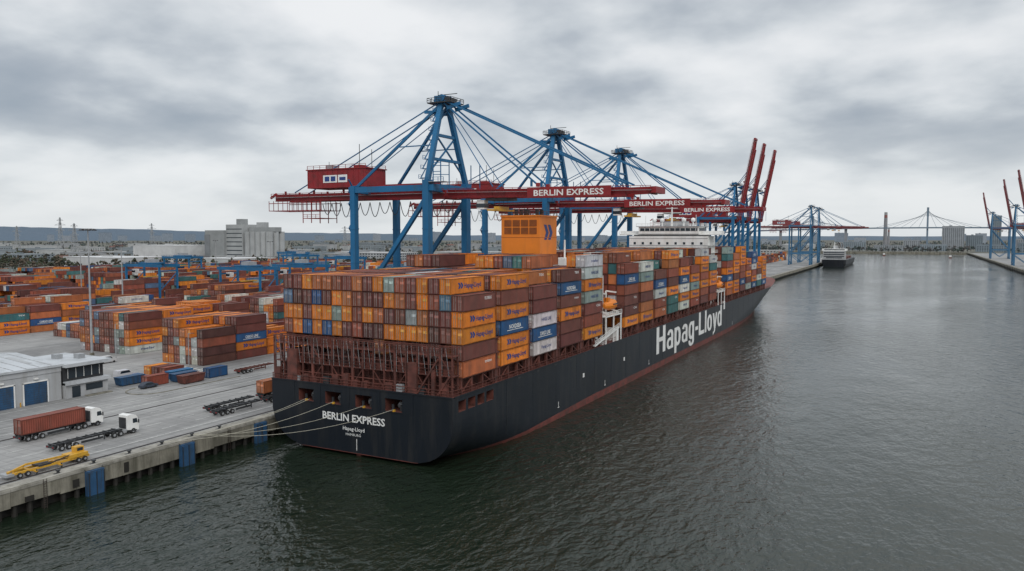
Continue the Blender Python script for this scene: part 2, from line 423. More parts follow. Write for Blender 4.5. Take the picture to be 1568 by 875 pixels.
dk = MB()
for sx in (CX+B-.15, CX-B+.15):
    dk.rail((sx,Y0+.2,ZD),(sx,452,ZD),'rust',1.1,.1,3)
dk.rail((CX-B+.15,Y0+.15,ZD),(CX+B-.15,Y0+.15,ZD),'rust',1.1,.12,2.5)
bays = [118+14.4*i for i in range(5)] + [205+14.4*i for i in range(8)] + [337+14.4*i for i in range(7)]
for b0 in bays:
    dk.box(CX-B+3.0,CX+B-3.0,b0,b0+12.2,ZD-.1,16.1,'rust')
    for yk in (b0+.3,b0+4,b0+8,b0+11.9):
        for sx in (CX+B-.6,CX+B-2.9,CX-B+.6,CX-B+2.9):
            dk.box(sx-.25,sx+.25,yk-.25,yk+.25,ZD,16.15,'rust')
    dk.box(CX+B-3,CX+B-.2,b0,b0+12.2,16.1,16.35,'rust'); dk.box(CX-B+.2,CX-B+3,b0,b0+12.2,16.1,16.35,'rust')
    dk.beam((CX+B-.4,b0+.3,ZD+.2),(CX+B-.4,b0+4,16),.2,'rust')
    dk.beam((CX+B-.4,b0+12,ZD+.2),(CX+B-.4,b0+8,16),.2,'rust')
for b0 in bays[1:]:
    y = b0-1.1
    top = 22.4
    for i in range(18):
        x = CX-B+.15+i*2.494
        dk.box(x-.14,x+.14,y-.6,y+.6,ZD,top,'rust')
    for z in (16.4,19.4,22.3): dk.box(CX-B,CX+B,y-.65,y+.65,z-.12,z+.12,'rust')
    dk.rail((CX+B-.1,y-.6,22.4),(CX+B-.1,y+.6,22.4),'rust',1.1,.09,1)
dk.build('lashing_bridges_and_coamings', ship)

sf = MB(); ft = 22.2
for yy in (Y0+.8, Y0+2.6):
    for i in range(18):
        x = CX-B+.2+i*2.488
        w = .12 if i%4 else .26
        sf.box(x-w,x+w,yy-.15,yy+.15,ZD,ft,'rust')
    for z in (15.2,17.0,18.9,20.6,22.1): sf.box(CX-B+.1,CX+B-.1,yy-.12,yy+.12,z-.08,z+.08,'rust')
for z in (17.0,20.6): sf.box(CX-B+.1,CX+B-.1,Y0+.95,Y0+2.45,z-.06,z+.06,'rust')
for i in range(17):
    x = CX-B+.2+i*2.488
    if i%4==0:
        sf.beam((x,Y0+.7,13.6),(x+2.488,Y0+.7,16.9),.14,'rust'); sf.beam((x+2.488,Y0+.7,17.1),(x,Y0+.7,20.5),.12,'rust')
    elif i%4==2:
        sf.beam((x+2.488,Y0+.7,13.6),(x,Y0+.7,16.9),.14,'rust')
    sf.beam((x+.4,Y0+.66,17),(x+.4,Y0+.66,22),.05,'grey')
    sf.beam((x+1.9,Y0+.66,17),(x+1.2,Y0+.66,22),.05,'grey')
    if R()<.7: sf.box(x+.5,x+U(1.2,2.1),Y0+.3,Y0+1.2,ZD,13.4+U(.8,2.4),random.choice(['rust','dark','grey','rust']))
    if R()<.35: sf.box(x+.3,x+2.1,Y0+1.2,Y0+2.2,17.06,17.06+U(1,2.6),random.choice(['rust','dark','rust']))
for z in (17.06,20.66): sf.rail((CX-B+.2,Y0+.55,z),(CX+B-.2,Y0+.55,z),'rust',1.1,.07,2.488)
sf.box(-110.8,-108.3,Y0+.2,Y0+2.9,ZD,19.6,'rust'); sf.box(-81.6,-79.6,Y0+.2,Y0+2.9,ZD,19.0,'rust')
sf.box(-76.4,-75.7,Y0+.2,Y0+.6,ZD,18,'rust')
sf.beam((-79.4,Y0+.3,13.6),(-75,Y0+.3,20),.3,'rust'); sf.beam((-75,Y0+.3,13.6),(-72.6,Y0+.3,17),.3,'rust')
for xx in (-105.8,-99.0,-91.6,-84.6):
    sf.cyl((xx-1.0,Y0+1.2,9.6),(xx-1.0,Y0+1.2,10.7),.28,'dark'); sf.cyl((xx+.9,Y0+1.2,9.6),(xx+.9,Y0+1.2,10.7),.28,'dark')
    sf.cyl((xx-.6,Y0+2.8,10.3),(xx+.8,Y0+2.8,10.3),.6,'grey',10)
    sf.box(xx-.22,xx+.22,Y0-.1,Y0+.3,9.6,9.95,'yellow')
    for a,b_,c_,d_ in ((-2.05,2.05,12.0,12.15),(-2.05,2.05,9.42,9.56)): sf.box(xx+a,xx+b_,Y0-.1,Y0,c_,d_,'hull')
sf.build('stern_lashing_frame', ship)

ct = MB(); lg = MB()
TH = 3.0; XC = [CX-B+.25+i*2.53 for i in range(17)]
edge = {0:'rboob',1:'oonobo',2:'wnwbb',3:'bbobnb',4:'okbgoww'}
heights = []
for bi,b0 in enumerate(bays):
    if bi < 5: base = [6,6,6,7,7][bi]
    elif bi < 13: base = 7
    else: base = [7,7,7,6,6,5,5][bi-13]
    hs = []
    for i in range(17):
        h = base
        if bi>1:
            q = (i//4 + bi*3) % 5
            if q == 0: h -= 1
            if bi>=2 and R()<.12: h -= 1
        hs.append(max(3,h))
    if bi==0: hs=[6]*17; hs[16]=5
    if bi==1: hs=[6]*17
    if bi==2: hs[16]=5; hs[15]=6
    if bi==3: hs[16]=6; hs[15]=6; hs[14]=6
    if bi==4: hs[16]=7; hs[15]=7; hs[14]=6
    if 5<=bi<13: hs[16]=[6,6,5,7,6,5,7,6][bi-5]; hs[15]=[7,6,6,7,7,6,7,7][bi-5]
    if bi>=13: hs[16]=max(4,base-[0,1,0,1,0,1,0][bi-13])
    heights.append(hs)
for bi,b0 in enumerate(bays):
    hs = heights[bi]
    nxt = heights[bi-1] if bi not in (0,5,13) else [0]*17
    for i in range(17):
        x = XC[i]
        for k in range(hs[i]):
            z = 16.4+k*TH
            exposed = k==hs[i]-1 or i in (0,16) or hs[i+1]<=k or hs[i-1]<=k or nxt[i]<=k
            if bi==0: exposed=True
            if not exposed: continue
            y = b0
            if bi==0 and k<2 and i<16:
                if R()<.28: continue
                y = b0+U(.2,2.0)
            key = pick()
            if bi==0 and k<2: key = random.choice('bbbddkkr')
            if i==16 and bi in edge: key = edge[bi][k] if k < len(edge[bi]) else 'b'
            elif i==16: key = pick('ooooobbbkrrnnwwgtok')
            if bi==0 and 2<=k: key = random.choice('bbbbddrrrroooookkkbborosgwogn') if i<16 else key
            if k==hs[i]-1 and bi==0 and i<16: key=random.choice('bbbrrokgrbso')
            container(ct, x+U(-.02,.02), y+(U(-.06,.06) if i<16 else 0), z, key, 2 if (bi<5 or hs[i]-1<=k and bi<9) else 1)
            if i==16 or (hs[i+1]<=k and i>=14):
                logo_side(lg, x+2.44-.025, y, z, key)
ct.build('deck_containers', ship); lg.build('container_lettering', ship)

fn = MB()
fx0,fx1,fy0,fy1 = -103.2,-91.2,191,202
fn.box(CX-16,CX+16,190,203.2,ZD,31,'white')
fn.box(fx0,fx1,fy0,fy1,31,47.4,'orange')
fn.box(fx0-.25,fx1+.25,fy0-.25,fy1+.25,47.4,47.8,'orange')
for z in (36,41.6): fn.box(fx0-.06,fx1+.06,fy0-.06,fy1+.06,z,z+.15,'orangeL')
for i in range(4):
    x = fx0+1.0+i*2.6
    for j in range(2):
        z0 = 42.6+j*2.1
        fn.box(x,x+2.2,fy0-.08,fy0-.02,z0,z0+1.8,'rust')
        for k in range(6): fn.box(x,x+2.2,fy0-.18,fy0-.08,z0+.1+k*.3,z0+.24+k*.3,'orangeL')
for (a,b_) in ((-100,194),(-97,194),(-94.5,196),(-98.5,198),(-95,200),(-101,199)):
    fn.cyl((a,b_,47.8),(a,b_,49.6),.55,'dark',10)
for i in range(2):
    yy = 193.6+i*2.6
    fn.raw([(fx1+.04,yy,41.0),(fx1+.04,yy+1.7,41.0),(fx1+.04,yy+3.0,43.0),(fx1+.04,yy+1.5,45.2),(fx1+.04,yy-.2,45.2),(fx1+.04,yy+1.2,43)],[(0,1,2,3,4,5)],'dblue')
fn.rail((fx0,fy0,47.8),(fx1,fy0,47.8),'rust',1,.1,2)
fn.rail((fx1,fy0,47.8),(fx1,fy1,47.8),'rust',1,.1,2)
fn.box(-89,-84,192,201,31,36,'white'); fn.box(-84,-80,193,199,31,34,'grey')
fn.cyl((-86,196,36),(-86,196,41),.25,'white'); 
fn.build('funnel', ship)
wh = MB()
wh.box(CX-17,CX+17,321,334,ZD,42.0,'white')
for z in (20,23,26,29,32,35,38,41): wh.box(CX-17.05,CX+17.05,320.9,321,z,z+.25,'wall')
wh.box(CX-21.8,CX+21.8,322,331,42.5,43.0,'white')
wh.box(CX-15,CX+15,321.3,333,42,42.5,'dark')
wh.box(CX-13,CX+13,321.5,333,43,46.0,'white')
wh.box(CX-21.8,CX-13,324,330,43,44.2,'white'); wh.box(CX+13,CX+21.8,324,330,43,44.2,'white')
wh.box(CX-12.5,CX+12.5,321.4,321.5,44.2,45.4,'glass'); wh.box(CX+13,CX+13.1,322.5,332,44.2,45.4,'glass')
for k in range(12): wh.box(CX-12.5+k*2.2,CX-12.3+k*2.2,321.34,321.4,44.2,45.4,'white')
wh.box(CX-14,CX+14,321,334,46.0,46.3,'wall')
for z in range(8):
    for xx in range(9): wh.box(CX-15+xx*3.6,CX-14+xx*3.6,320.94,321.0,17.5+z*3.0,18.5+z*3.0,'glass')
for z in range(8):
    wh.box(CX+17,CX+18.2,321,334,16.4+z*3.1,16.55+z*3.1,'white'); wh.rail((CX+18.2,321,16.55+z*3.1),(CX+18.2,334,16.55+z*3.1),'white',1,.1,2)
wh.rail((CX-14,321.2,46.3),(CX+14,321.2,46.3),'white',1.1,.12,2.5)
wh.rail((CX+14,321.2,46.3),(CX+14,334,46.3),'white',1.1,.12,2.5)
wh.rail((CX-21.8,322,43),(CX-13,322,43),'white',1.1,.12,2); wh.rail((CX+13,322,43),(CX+21.8,322,43),'white',1.1,.12,2)
wh.cyl((CX,327,46.3),(CX,327,56),.5,'white',8,.2); wh.beam((CX-4,327,52),(CX+4,327,52),.3,'white'); wh.beam((CX-2.5,327,54),(CX+2.5,327,54),.25,'white')
for xx in (CX-8,CX-4.5,CX+5,CX+9): 
    wh.cyl((xx,328,46.3),(xx,328,48.2),.3,'white',8)
    wh.loft([[(xx+1.0*math.sin(t)*math.cos(a),328+1.0*math.sin(t)*math.sin(a),48.9-1.0*math.cos(t)) for a in [j*math.pi/4 for j in range(8)]] for t in (.3,.8,1.3,1.8,2.3,2.8)],'white')
wh.box(CX-6,CX+6,330,333,46.3,48.4,'wall')
for xx in (CX-11,CX+11): wh.cyl((xx,325,46.3),(xx,325,51),.12,'white',6)
wh.build('accommodation_block', ship)

def lifeboat(y, z, x):
    lb = MB(); rings=[]
    for i in range(9):
        t = -1+i*.25; s_ = max(.12,(1-abs(t)**2.6))
        rings.append([(x+1.5*s_**.7*math.cos(a), y+t*4.4, z+(1.35 if math.sin(a)<0 else 1.6)*s_**.5*math.sin(a)) for a in [j*math.pi/6 for j in range(12)]])
    lb.loft(rings,'orange')
    lb.box(x-.7,x+.7,y-3.2,y-1.6,z+1.2,z+2.1,'orange'); lb.box(x-.9,x+1.52,y-1.2,y+2.6,z+.15,z+.5,'glass')
    for yy in (y-3.8,y+3.8):
        lb.beam((x-2.6,yy,ZD),(x-2.6,yy,z+3.5),.4,'white'); lb.beam((x-2.6,yy,z+3.5),(x+.4,yy,z+3.2),.35,'white')
        lb.beam((x-2.6,yy,z-1),(x+1.2,yy,z-2.2),.35,'white'); lb.beam((x+.2,yy,z+3.2),(x+.2,yy,z+1.2),.1,'dark')
    lb.box(x-3,x+1.3,y-6,y+6,z-2.9,z-2.6,'white'); lb.rail((x+1.3,y-6,z-2.6),(x+1.3,y+6,z-2.6),'white',1,.1,1.5)
    for yy in (y-5.8,y,y+5.8): lb.beam((x+1.1,yy,ZD),(x+1.1,yy,z-2.8),.3,'white')
    lb.build('lifeboat_and_davits', ship, smooth=False)
lifeboat(197,23.4,CX+B-1.2)
lifeboat(328,21.5,CX+B-1.2)
al = MB()
al.beam((CX+B-.2,183,ZD+.6),(CX+B-.2,201,ZD+3.6),.7,'white',.4); al.rail((CX+B+.2,183,ZD+.8),(CX+B+.2,201,ZD+3.8),'white',1,.09,1)
al.box(CX+B-3,CX+B+.1,199,200.5,ZD,ZD+3.4,'white'); al.box(CX+B-2.5,CX+B-.6,190,192,ZD,ZD+1.5,'white')
al.box(CX+B-.7,CX+B+.2,332,334,ZD-2.5,ZD+.9,'white')
al.build('accommodation_ladder', ship)
bw = MB()
bw.box(CX-16,CX+16,440,440.6,ZD,ZD+6,'rust')
for xx in (CX-8,CX+8): bw.cyl((xx-2,470,15.5),(xx+2,470,15.5),1.4,'dark',12); bw.box(xx-3,xx+3,468,472,13.4,14.6,'rust')
bw.cyl((CX,500,15),(CX,500,27),.5,'white',8,.25); bw.beam((CX-2,500,24),(CX+2,500,24),.25,'white')
bw.build('bow_gear_and_foremast', ship)

def rope(p,q,sag,mb,r=.04):
    p=Vector(p); q=Vector(q); prev=p
    for i in range(1,15):
        t=i/14; a=p.lerp(q,t); a.z -= sag*4*t*(1-t); mb.cyl(prev,a,r,'rope',5); prev=a
ml = MB()
for (x,z,b,s_) in ((-105.8,10.0,92,1.0),(-104.9,10.0,98.5,.8),(-99,10.0,92,1.5),(-91.6,10,98.5,1.6),(-84.6,10.0,98.5,2.0)):
    rope((x,Y0-.1,z),(-119.3,b,G+.5),s_,ml)
ml.build('mooring_lines', ship)

# ------------------------------------------------------------------ SHIP-TO-SHORE CRANES
def sts(Yc, Xw=-122, s=1, raised=False, det=2, label=True, cab_u=26):
    e = empty('quay_crane', (Xw-13*s, Yc, G))
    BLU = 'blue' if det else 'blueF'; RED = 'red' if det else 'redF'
    bl=MB(); rd=MB(); eq=MB()
    P = lambda u,v,z: (Xw+s*u, Yc+v, z)
    def bx(mb,u0,u1,v0,v1,z0,z1,m):
        a,b_ = sorted((Xw+s*u0,Xw+s*u1)); mb.box(a,b_,Yc+v0,Yc+v1,z0,z1,m)
    V=10.5; TT=56.2
    for v in (-V,V):
        for u in (0,-26):
            for k in (-3.2,-1.1,1.1,3.2): bl.box(Xw+s*u-.7,Xw+s*u+.7,Yc+v+k-.85,Yc+v+k+.85,G+.1,G+1.5,BLU)
            bl.box(Xw+s*u-.6,Xw+s*u+.6,Yc+v-4,Yc+v+4,G+1.5,G+2.6,BLU)
            w = 2.3 if u==0 else 1.9
            bl.beam(P(u,v,G+2.6),P(u,v,TT+(1.6 if u==0 else .6)),w,BLU,w*.85)
            if det:
                for z in (14,24,34,44): bl.beam(P(u,v,z),P(u,v,z+.3),w+.16,BLU,w*.85+.16)
        bl.beam(P(-26,v,G+15),P(0,v,G+15),1.5,BLU,1.9)
        bl.beam(P(-27.5,v,TT-.6),P(2.5,v,TT-.6),1.5,BLU,1.7)
        bl.beam(P(-.8,v,TT-4),P(-25,v,G+17),1.15,BLU)
        bl.beam(P(-25.5,v,G+13.5),P(-13,v,G+3.5),.7,BLU); bl.beam(P(-.5,v,G+13.5),P(-13,v,G+3.5),.7,BLU)
    for u in (0,-26):
        bl.beam(P(u,-V,G+3.4),P(u,V,G+3.4),1.4,BLU,1.8)
        bl.beam(P(u,-V,TT-.4),P(u,V,TT-.4),1.6,BLU,2.2)
        bl.beam(P(u,-V,G+15),P(u,V,G+15),1.1,BLU,1.5)
    AZ = 80.3
    for v in (-1,1):
        bl.beam(P(0,v*V,TT+1),P(-.8,v*1.8,AZ),1.35,BLU)
        bl.beam(P(-1.2,v*2.0,AZ-.5),P(-25.5,v*9.5,TT+.5),.75,BLU)
        bl.beam(P(-.6,v*6.3,68),P(-13.5,v*6,68),.3,BLU)
        if not raised:
            bl.beam(P(.4,v*2.2,AZ),P(31,v*3.2,55.8),.42,BLU); bl.beam(P(.8,v*2.6,AZ+.6),P(56,v*3.2,55.4),.45,BLU)
            bl.beam(P(.6,v*1.4,AZ-1.5),P(17,v*3.2,55.8),.2,BLU)
            bl.beam(P(29,v*3.2,57.2),P(29,v*3.2,55.5),.5,BLU)
        else:
            bl.beam(P(.4,v*2.2,AZ),P(8,v*3.2,90),.4,BLU); bl.beam(P(.4,v*2.2,AZ-1),P(6.5,v*3.2,76),.35,BLU)
        bl.beam(P(-1,v*2.2,AZ+.4),P(-56,v*3.2,56),.28,BLU)
        bl.beam(P(-1,v*2.2,AZ-2),P(-38,v*3.2,57),.2,BLU)
    for z in (64,71): 
        f = (z-TT-1)/(AZ-TT-1); w = V-(V-1.8)*f
        bl.beam(P(-.8*f,-w,z),P(-.8*f,w,z),.8,BLU)
    bl.beam(P(-.2,-9.2,60),P(-.5,5.2,71),.4,BLU); bl.beam(P(-.2,9.2,60),P(-.5,-5.2,71),.4,BLU)
    bx(eq,-4.5,3.5,-3.6,3.6,AZ,AZ+.3,'dark'); bx(eq,-3.4,-1.8,-1.6,1.6,AZ+.3,AZ+2.4,BLU); bx(eq,.2,2.0,-2.2,2.2,AZ+.3,AZ+1.7,'dark')
    for v in (-2.2,-.8,.8,2.2): eq.cyl(P(-.4,v-.15,AZ+1.6),P(-.4,v+.15,AZ+1.6),1.0,BLU,12)
    eq.rail(P(-4.5,-3.6,AZ+.3),P(3.5,-3.6,AZ+.3),'dark',1.2,.12,1.6); eq.rail(P(-4.5,3.6,AZ+.3),P(3.5,3.6,AZ+.3),'dark',1.2,.12,1.6)
    eq.rail(P(-4.5,-3.6,AZ+.3),P(-4.5,3.6,AZ+.3),'dark',1.2,.12,1.6); eq.rail(P(3.5,-3.6,AZ+.3),P(3.5,3.6,AZ+.3),'dark',1.2,.12,1.6)
    eq.beam(P(-3,0,AZ+2),P(-3,0,AZ+4),.14,'dark'); eq.beam(P(-3,0,AZ+2.8),P(3.5,0,AZ+2.8),.18,'dark')
    for v in (-1,1): eq.beam(P(1.5,v*2.2,AZ-1.5),P(6,v*2.4,AZ-.5),.5,BLU,1.0); eq.beam(P(-1.5,v*2.2,AZ-2.5),P(-6,v*2.6,AZ-2.2),.5,BLU,.9)
    for k in range(8):
        z = TT+2+k*2.8; f=(z-TT-1)/(AZ-TT-1); vv=-(V-(V-1.8)*f)-.2
        bx(eq,-2.6,-1.0,vv-.6,vv+.8,z,z+.12,BLU); eq.rail(P(-2.6,vv-.6,z),P(-2.6,vv+.8,z),BLU,1.1,.1,1.4)
        if k<7: eq.beam(P(-2.4,vv,z),P(-1.2,vv+.8,z+2.8),.3,BLU)
    if det>1:
        for k in range(14):
            z=G+4+k*3.6
            eq.beam(P(-27.6,-V+ (k%2)*3-.5,z),P(-27.6,-V+((k+1)%2)*3-.5,z+3.6),.5,BLU,.15)
            bx(eq,-28.2,-27.0,-V-1,-V+3.4,z-.05,z+.02,BLU)
    GZ=54.2
    for v in (-3.2,3.2):
        rd.beam(P(-64,v,GZ+.2),P(1.6,v,GZ),.95,RED,2.1)
        for z_ in (-1.05,1.05): rd.beam(P(-64,v,GZ+.2+z_),P(1.6,v,GZ+z_),1.25,RED,.16)
        rd.beam(P(-64,v*1.0,GZ+1.6),P(-66.5,v,GZ+.2),.6,RED)
        for u in range(-60,0,12): rd.beam(P(u,v,GZ+1.3),P(u,v,TT+.3),.5,RED)
    for u in range(-64,1,8): rd.beam(P(u,-3.2,GZ),P(u,3.2,GZ),.6,RED,1.2)
    for v in (-4.6,4.6):
        bx(eq,-65,1.5,min(v,v*.82),max(v,v*.82),GZ+.2,GZ+.32,'grey'); 
        eq.rail(P(-65,v,GZ+.3),P(1.5,v,GZ+.3),RED,1.2,.13,2.6)
    ang = math.radians(79) if raised else 0
    def BP(u,v,z):
        du,dz = u-2.2, z-GZ
        return P(2.2+du*math.cos(ang)-dz*math.sin(ang), v, GZ+du*math.sin(ang)+dz*math.cos(ang))
    drop = 0 if raised else -.9
    for v in (-3.2,3.2):
        rd.beam(BP(2.4,v,GZ),BP(56,v,GZ+drop*.85),.95,RED,2.1)
        for z_ in (-1.05,1.05): rd.beam(BP(2.4,v,GZ+z_),BP(56,v,GZ+z_+drop*.85),1.25,RED,.16)
        rd.beam(BP(56,v,GZ+.2+drop*.85),BP(63.5,v*.8,GZ+.5+drop),.8,RED,1.5)
        rd.beam(BP(31,v,GZ+1.2),BP(31,v,GZ+2.2),.9,RED)
        for k in range(13): rd.beam(BP(5+k*4,v,GZ-1+drop*k/13),BP(5+k*4,v,GZ+1+drop*k/13),1.15,RED,.14)
    for u in range(6,64,8): rd.beam(BP(u,-3.2,GZ+drop*u/63),BP(u,3.2,GZ+drop*u/63),.6,RED,1.2)
    rd.beam(BP(63.4,-4,GZ+.4+drop),BP(63.4,4,GZ+.4+drop),1.4,RED,1.6)
    for v in (-4.5,4.5):
        eq.beam(BP(2.4,v*.95,GZ+.3),BP(63,v*.95,GZ+.3+drop),.6,'grey',.1)
        eq.beam(BP(3,v,GZ+1.4),BP(63,v,GZ+1.4+drop),.13,RED); eq.beam(BP(3,v,GZ+.9),BP(63,v,GZ+.9+drop),.09,RED)
        for k in range(24): eq.beam(BP(3+k*2.6,v,GZ+.3+drop*k/24),BP(3+k*2.6,v,GZ+1.4+drop*k/24),.11,RED)
    if not raised and label:
        eq.box(Xw+28.5,Xw+52.5,Yc-4.86,Yc-4.78,GZ-1.85,GZ+.85,RED)
        add_text(eq,'BERLIN EXPRESS',(Xw+30.5,Yc-4.9,GZ-1.35),20,1.6,'-y','white',.02)
    bx(rd,-49,-26,-5,5,57.0,62.6,RED); bx(rd,-49.4,-25.6,-5.3,5.3,62.6,62.9,RED)
    for k in range(12): bx(rd,-48.8+k*2,-48.7+k*2,-5.06,-5,57.1,62.5,RED)
    bx(eq,-42.5,-37,-5.12,-5.07,58.6,60.9,'white'); bx(eq,-36.6,-33,-5.12,-5.07,58.6,60.9,'white')
    bx(eq,-41.8,-40,-5.18,-5.13,59,60.5,'dblue'); bx(eq,-39.4,-37.6,-5.18,-5.13,59,60.5,'dblue'); bx(eq,-36,-33.6,-5.18,-5.13,59.2,60.2,'dblue')
    eq.rail(P(-49,-5,62.9),P(-26,-5,62.9),RED,1.1,.12,2.5); eq.rail(P(-49,5,62.9),P(-26,5,62.9),RED,1.1,.12,2.5)
    bx(eq,-45,-42,-1,2,62.9,64.4,'grey'); bx(eq,-33,-30,-2,1,62.9,64,RED); eq.beam(P(-29,-4,62.9),P(-29,-4,70),.14,'dark'); eq.beam(P(-29,2,62.9),P(-29,2,69),.14,'dark')
    eq.beam(P(-47,3,62.9),P(-47,3,66),.12,'dark')
    rd.beam(P(-25,-4,57.2),P(0,-4,57.2),.5,RED,.5); rd.beam(P(-25,4,57.2),P(0,4,57.2),.5,RED,.5)
    for v in (-4.6,4.6):
        for z in (50.2,52.6): rd.beam(P(-66,v,z),P(-44,v,z),.22,RED)
        for k in range(12): rd.beam(P(-66+k*2,v,50.2),P(-66+k*2,v,53.4),.14,RED)
    for k in range(6): rd.beam(P(-66+k*4.2,-4.6,50.2),P(-66+k*4.2,4.6,50.2),.16,RED)
    bx(rd,-52,-45,-4,4,47.6,47.8,RED)
    for (u,v) in ((-52,-4),(-48.5,-4),(-45,-4),(-52,4),(-48.5,4),(-45,4)): rd.beam(P(u,v,46.2),P(u,v,53),.2,RED)
    rd.rail(P(-52,-4,47.8),P(-45,-4,47.8),RED,1.1,.12,1.5)
    for k in range(13):
        u0=-43+k*3.7
        if k>11 and raised: break
        prev=None
        for j in range(9):
            t=j/8; z=52.2-4.6*4*t*(1-t)*(.75+.1*(k%3)); a=P(u0+3.7*t,-4.9,z)
            if prev: eq.beam(prev,a,.16,'dark')
            prev=a
    tu = cab_u if not raised else -10
    bx(eq,tu-3.5,tu+3.5,-3,3,GZ-2.2,GZ-1.5,'dark')
    bx(eq,tu-6.4,tu-4,-2.8,-.6,GZ-4.6,GZ-2.0,'white'); bx(eq,tu-6.5,tu-3.9,-2.9,-.5,GZ-4.1,GZ-3.0,'glass')
    bx(eq,tu-1.2,tu+1.2,-6.1,6.1,GZ-5.2,GZ-4.7,'yellow'); bx(eq,tu-.8,tu+.8,-3,3,GZ-4.7,GZ-3.9,'yellow')
    for (a,b_) in ((-.7,-2.6),(.7,-2.6),(-.7,2.6),(.7,2.6)): eq.beam(P(tu+a,b_,GZ-4),P(tu+a,b_,GZ-2),.08,'dark')
    bx(eq,-1,6,-V-1,-V+3,TT+.9,TT+1.05,'grey'); eq.rail(P(-1,-V-1,TT+1),P(6,-V-1,TT+1),BLU,1.2,.12,1.5)
    for (u,v) in ((2,-V),(4.5,-V),(6,-V+2),(3,V-2),(5.5,V-1)):
        eq.beam(P(u,v,TT-1),P(u,v,TT+7),.22,BLU)
    for z in (TT+3,TT+5.5): eq.beam(P(2,-V,z),P(6,-V+2,z),.18,BLU); eq.beam(P(2,-V,z+.8),P(4.5,-V,z+.8),.18,BLU)
    bl.build('portal_frame_and_mast', e); rd.build('girder_and_boom', e); eq.build('machinery_and_walkways', e)
sts(192.5, cab_u=18); sts(271, cab_u=30); sts(345, cab_u=24)
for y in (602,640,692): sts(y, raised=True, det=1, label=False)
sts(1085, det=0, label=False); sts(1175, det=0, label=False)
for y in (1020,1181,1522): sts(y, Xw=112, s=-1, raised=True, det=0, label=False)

# ------------------------------------------------------------------ GROUND, QUAY, WATER
gd = MB()
for (a,b_,c,d) in ((-40000,-121,-3000,1420),(-40000,-420,1420,2050),(109,40000,-3000,2050),(-40000,40000,2050,45000)):
    gd.raw([(a,c,G-.03),(b_,c,G-.03),(b_,d,G-.03),(a,d,G-.03)],[(0,1,2,3)],'land')
gd.build('ground')
wt = MB(); wt.raw([(-1500,-1500,0),(1500,-1500,0),(1500,2300,0),(-1500,2300,0)],[(0,1,2,3)],'water'); wt.build('water')
pv = MB(); pv.raw([(-455,-300,G),(-121,-300,G),(-121,1418,G),(-455,1418,G)],[(0,1,2,3)],'pave')
pv.raw([(-660,150,G),(-455,150,G),(-455,640,G),(-660,640,G)],[(0,1,2,3)],'pave')
pv.raw([(109,300,G),(420,300,G),(420,2000,G),(109,2000,G)],[(0,1,2,3)],'pave')
pv.build('terminal_pavement')

qw = MB()
y=-40
while y < 1420:
    L = random.choice((7.5,9,12)) if y<300 else 12
    dx = U(-.05,.05); zb_=1.7+U(-.25,.15)
    qw.box(-121.2,-118+dx,y,y+L-.03,zb_,G-.35,'conc')
    qw.box(-121.2,-117.9+dx,y,y+L-.03,G-.35,G+.05,'concT')
    qw.box(-118.8,-118.05+dx,y,y+L-.03,G+.05,G+.26+U(-.03,.02),'concT')
    if y<300:
        for k in range(int(L/2.2)):
            yy=y+.8+k*2.25; qw.cyl((-118.7,yy,-2),(-118.7,yy,zb_+.02),.42,'pile',8)
        if R()<.6: qw.box(-118.0,-117.88+dx,y+2,y+2+U(.6,1.6),1.9,U(2.6,3.8),'pile')
    y+=L
qw.box(-121.3,-119.6,-40,1420,-3,1.4,'pile')
qw.box(-422,-121,1417,1420.2,-3,G+.1,'conc'); qw.box(-422,-419.8,1420,2050,-3,G,'conc'); qw.box(-420,109,2049,2052,-3,G,'conc')
qw.build('quay_wall')
q2 = MB(); q2.box(106,109.2,-300,2050,2,G+.2,'conc'); q2.box(107,109.1,-300,2050,-3,2,'pile')
for k in range(90): q2.box(105.6,106.1,300+k*19,302+k*19,0,4,'pile')
q2.build('quay_wall')
for k in range(9):
    f = MB(); yy = 42+k*18
    f.box(-117.95,-117.3,yy-1.5,yy+1.5,-.4,4.0,'bluep'); f.box(-117.3,-117.15,yy-1.35,yy+1.35,-.2,3.8,'bluep')
    f.cyl((-118.3,yy-.8,1.6),(-117.5,yy-.8,1.6),.45,'tyre',10); f.cyl((-118.3,yy+.8,1.6),(-117.5,yy+.8,1.6),.45,'tyre',10)
    for a in (-1.3,0,1.3): f.box(-117.16,-117.05,yy+a-.06,yy+a+.06,-.2,3.8,'dark')
    f.beam((-117.6,yy-1.2,3.9),(-118.3,yy-1.9,4.6),.1,'dark'); f.beam((-117.6,yy+1.2,3.9),(-118.3,yy+1.9,4.6),.1,'dark')
    f.build('quay_fender')
for yy in (55,73,79,85.5,92,98.5,105,128,150,175,200):
    b = MB(); b.cyl((-119.3,yy,G),(-119.3,yy,G+.55),.26,'dark',10,.2); b.cyl((-119.3,yy,G+.55),(-119.3,yy,G+.75),.36,'dark',10); b.box(-119.9,-118.9,yy-.5,yy+.5,G,G+.1,'dark'); b.build('mooring_bollard')
lad = MB()
for yy in (70,106): 
    for a in (-.25,.25): lad.beam((-117.8,yy+a,-1),(-117.8,yy+a,4.7),.06,'rail')
    for k in range(15): lad.beam((-117.8,yy-.25,-.8+k*.36),(-117.8,yy+.25,-.8+k*.36),.05,'rail')
lad.build('quay_ladder')
rl = MB()
for x in (-122,-148):
    rl.box(x-.35,x+.35,-40,1400,G+.004,G+.02,'dark'); rl.box(x-.08,x+.08,-40,1400,G+.02,G+.08,'rail')
rl.build('crane_rails')
mk_ = MB()
def line(x0,x1,y0,y1): mk_.raw([(x0,y0,G+.006),(x1,y0,G+.006),(x1,y1,G+.006),(x0,y1,G+.006)],[(0,1,2,3)],'mark')
for x in (-125.6,-152): line(x-.1,x+.1,20,700)
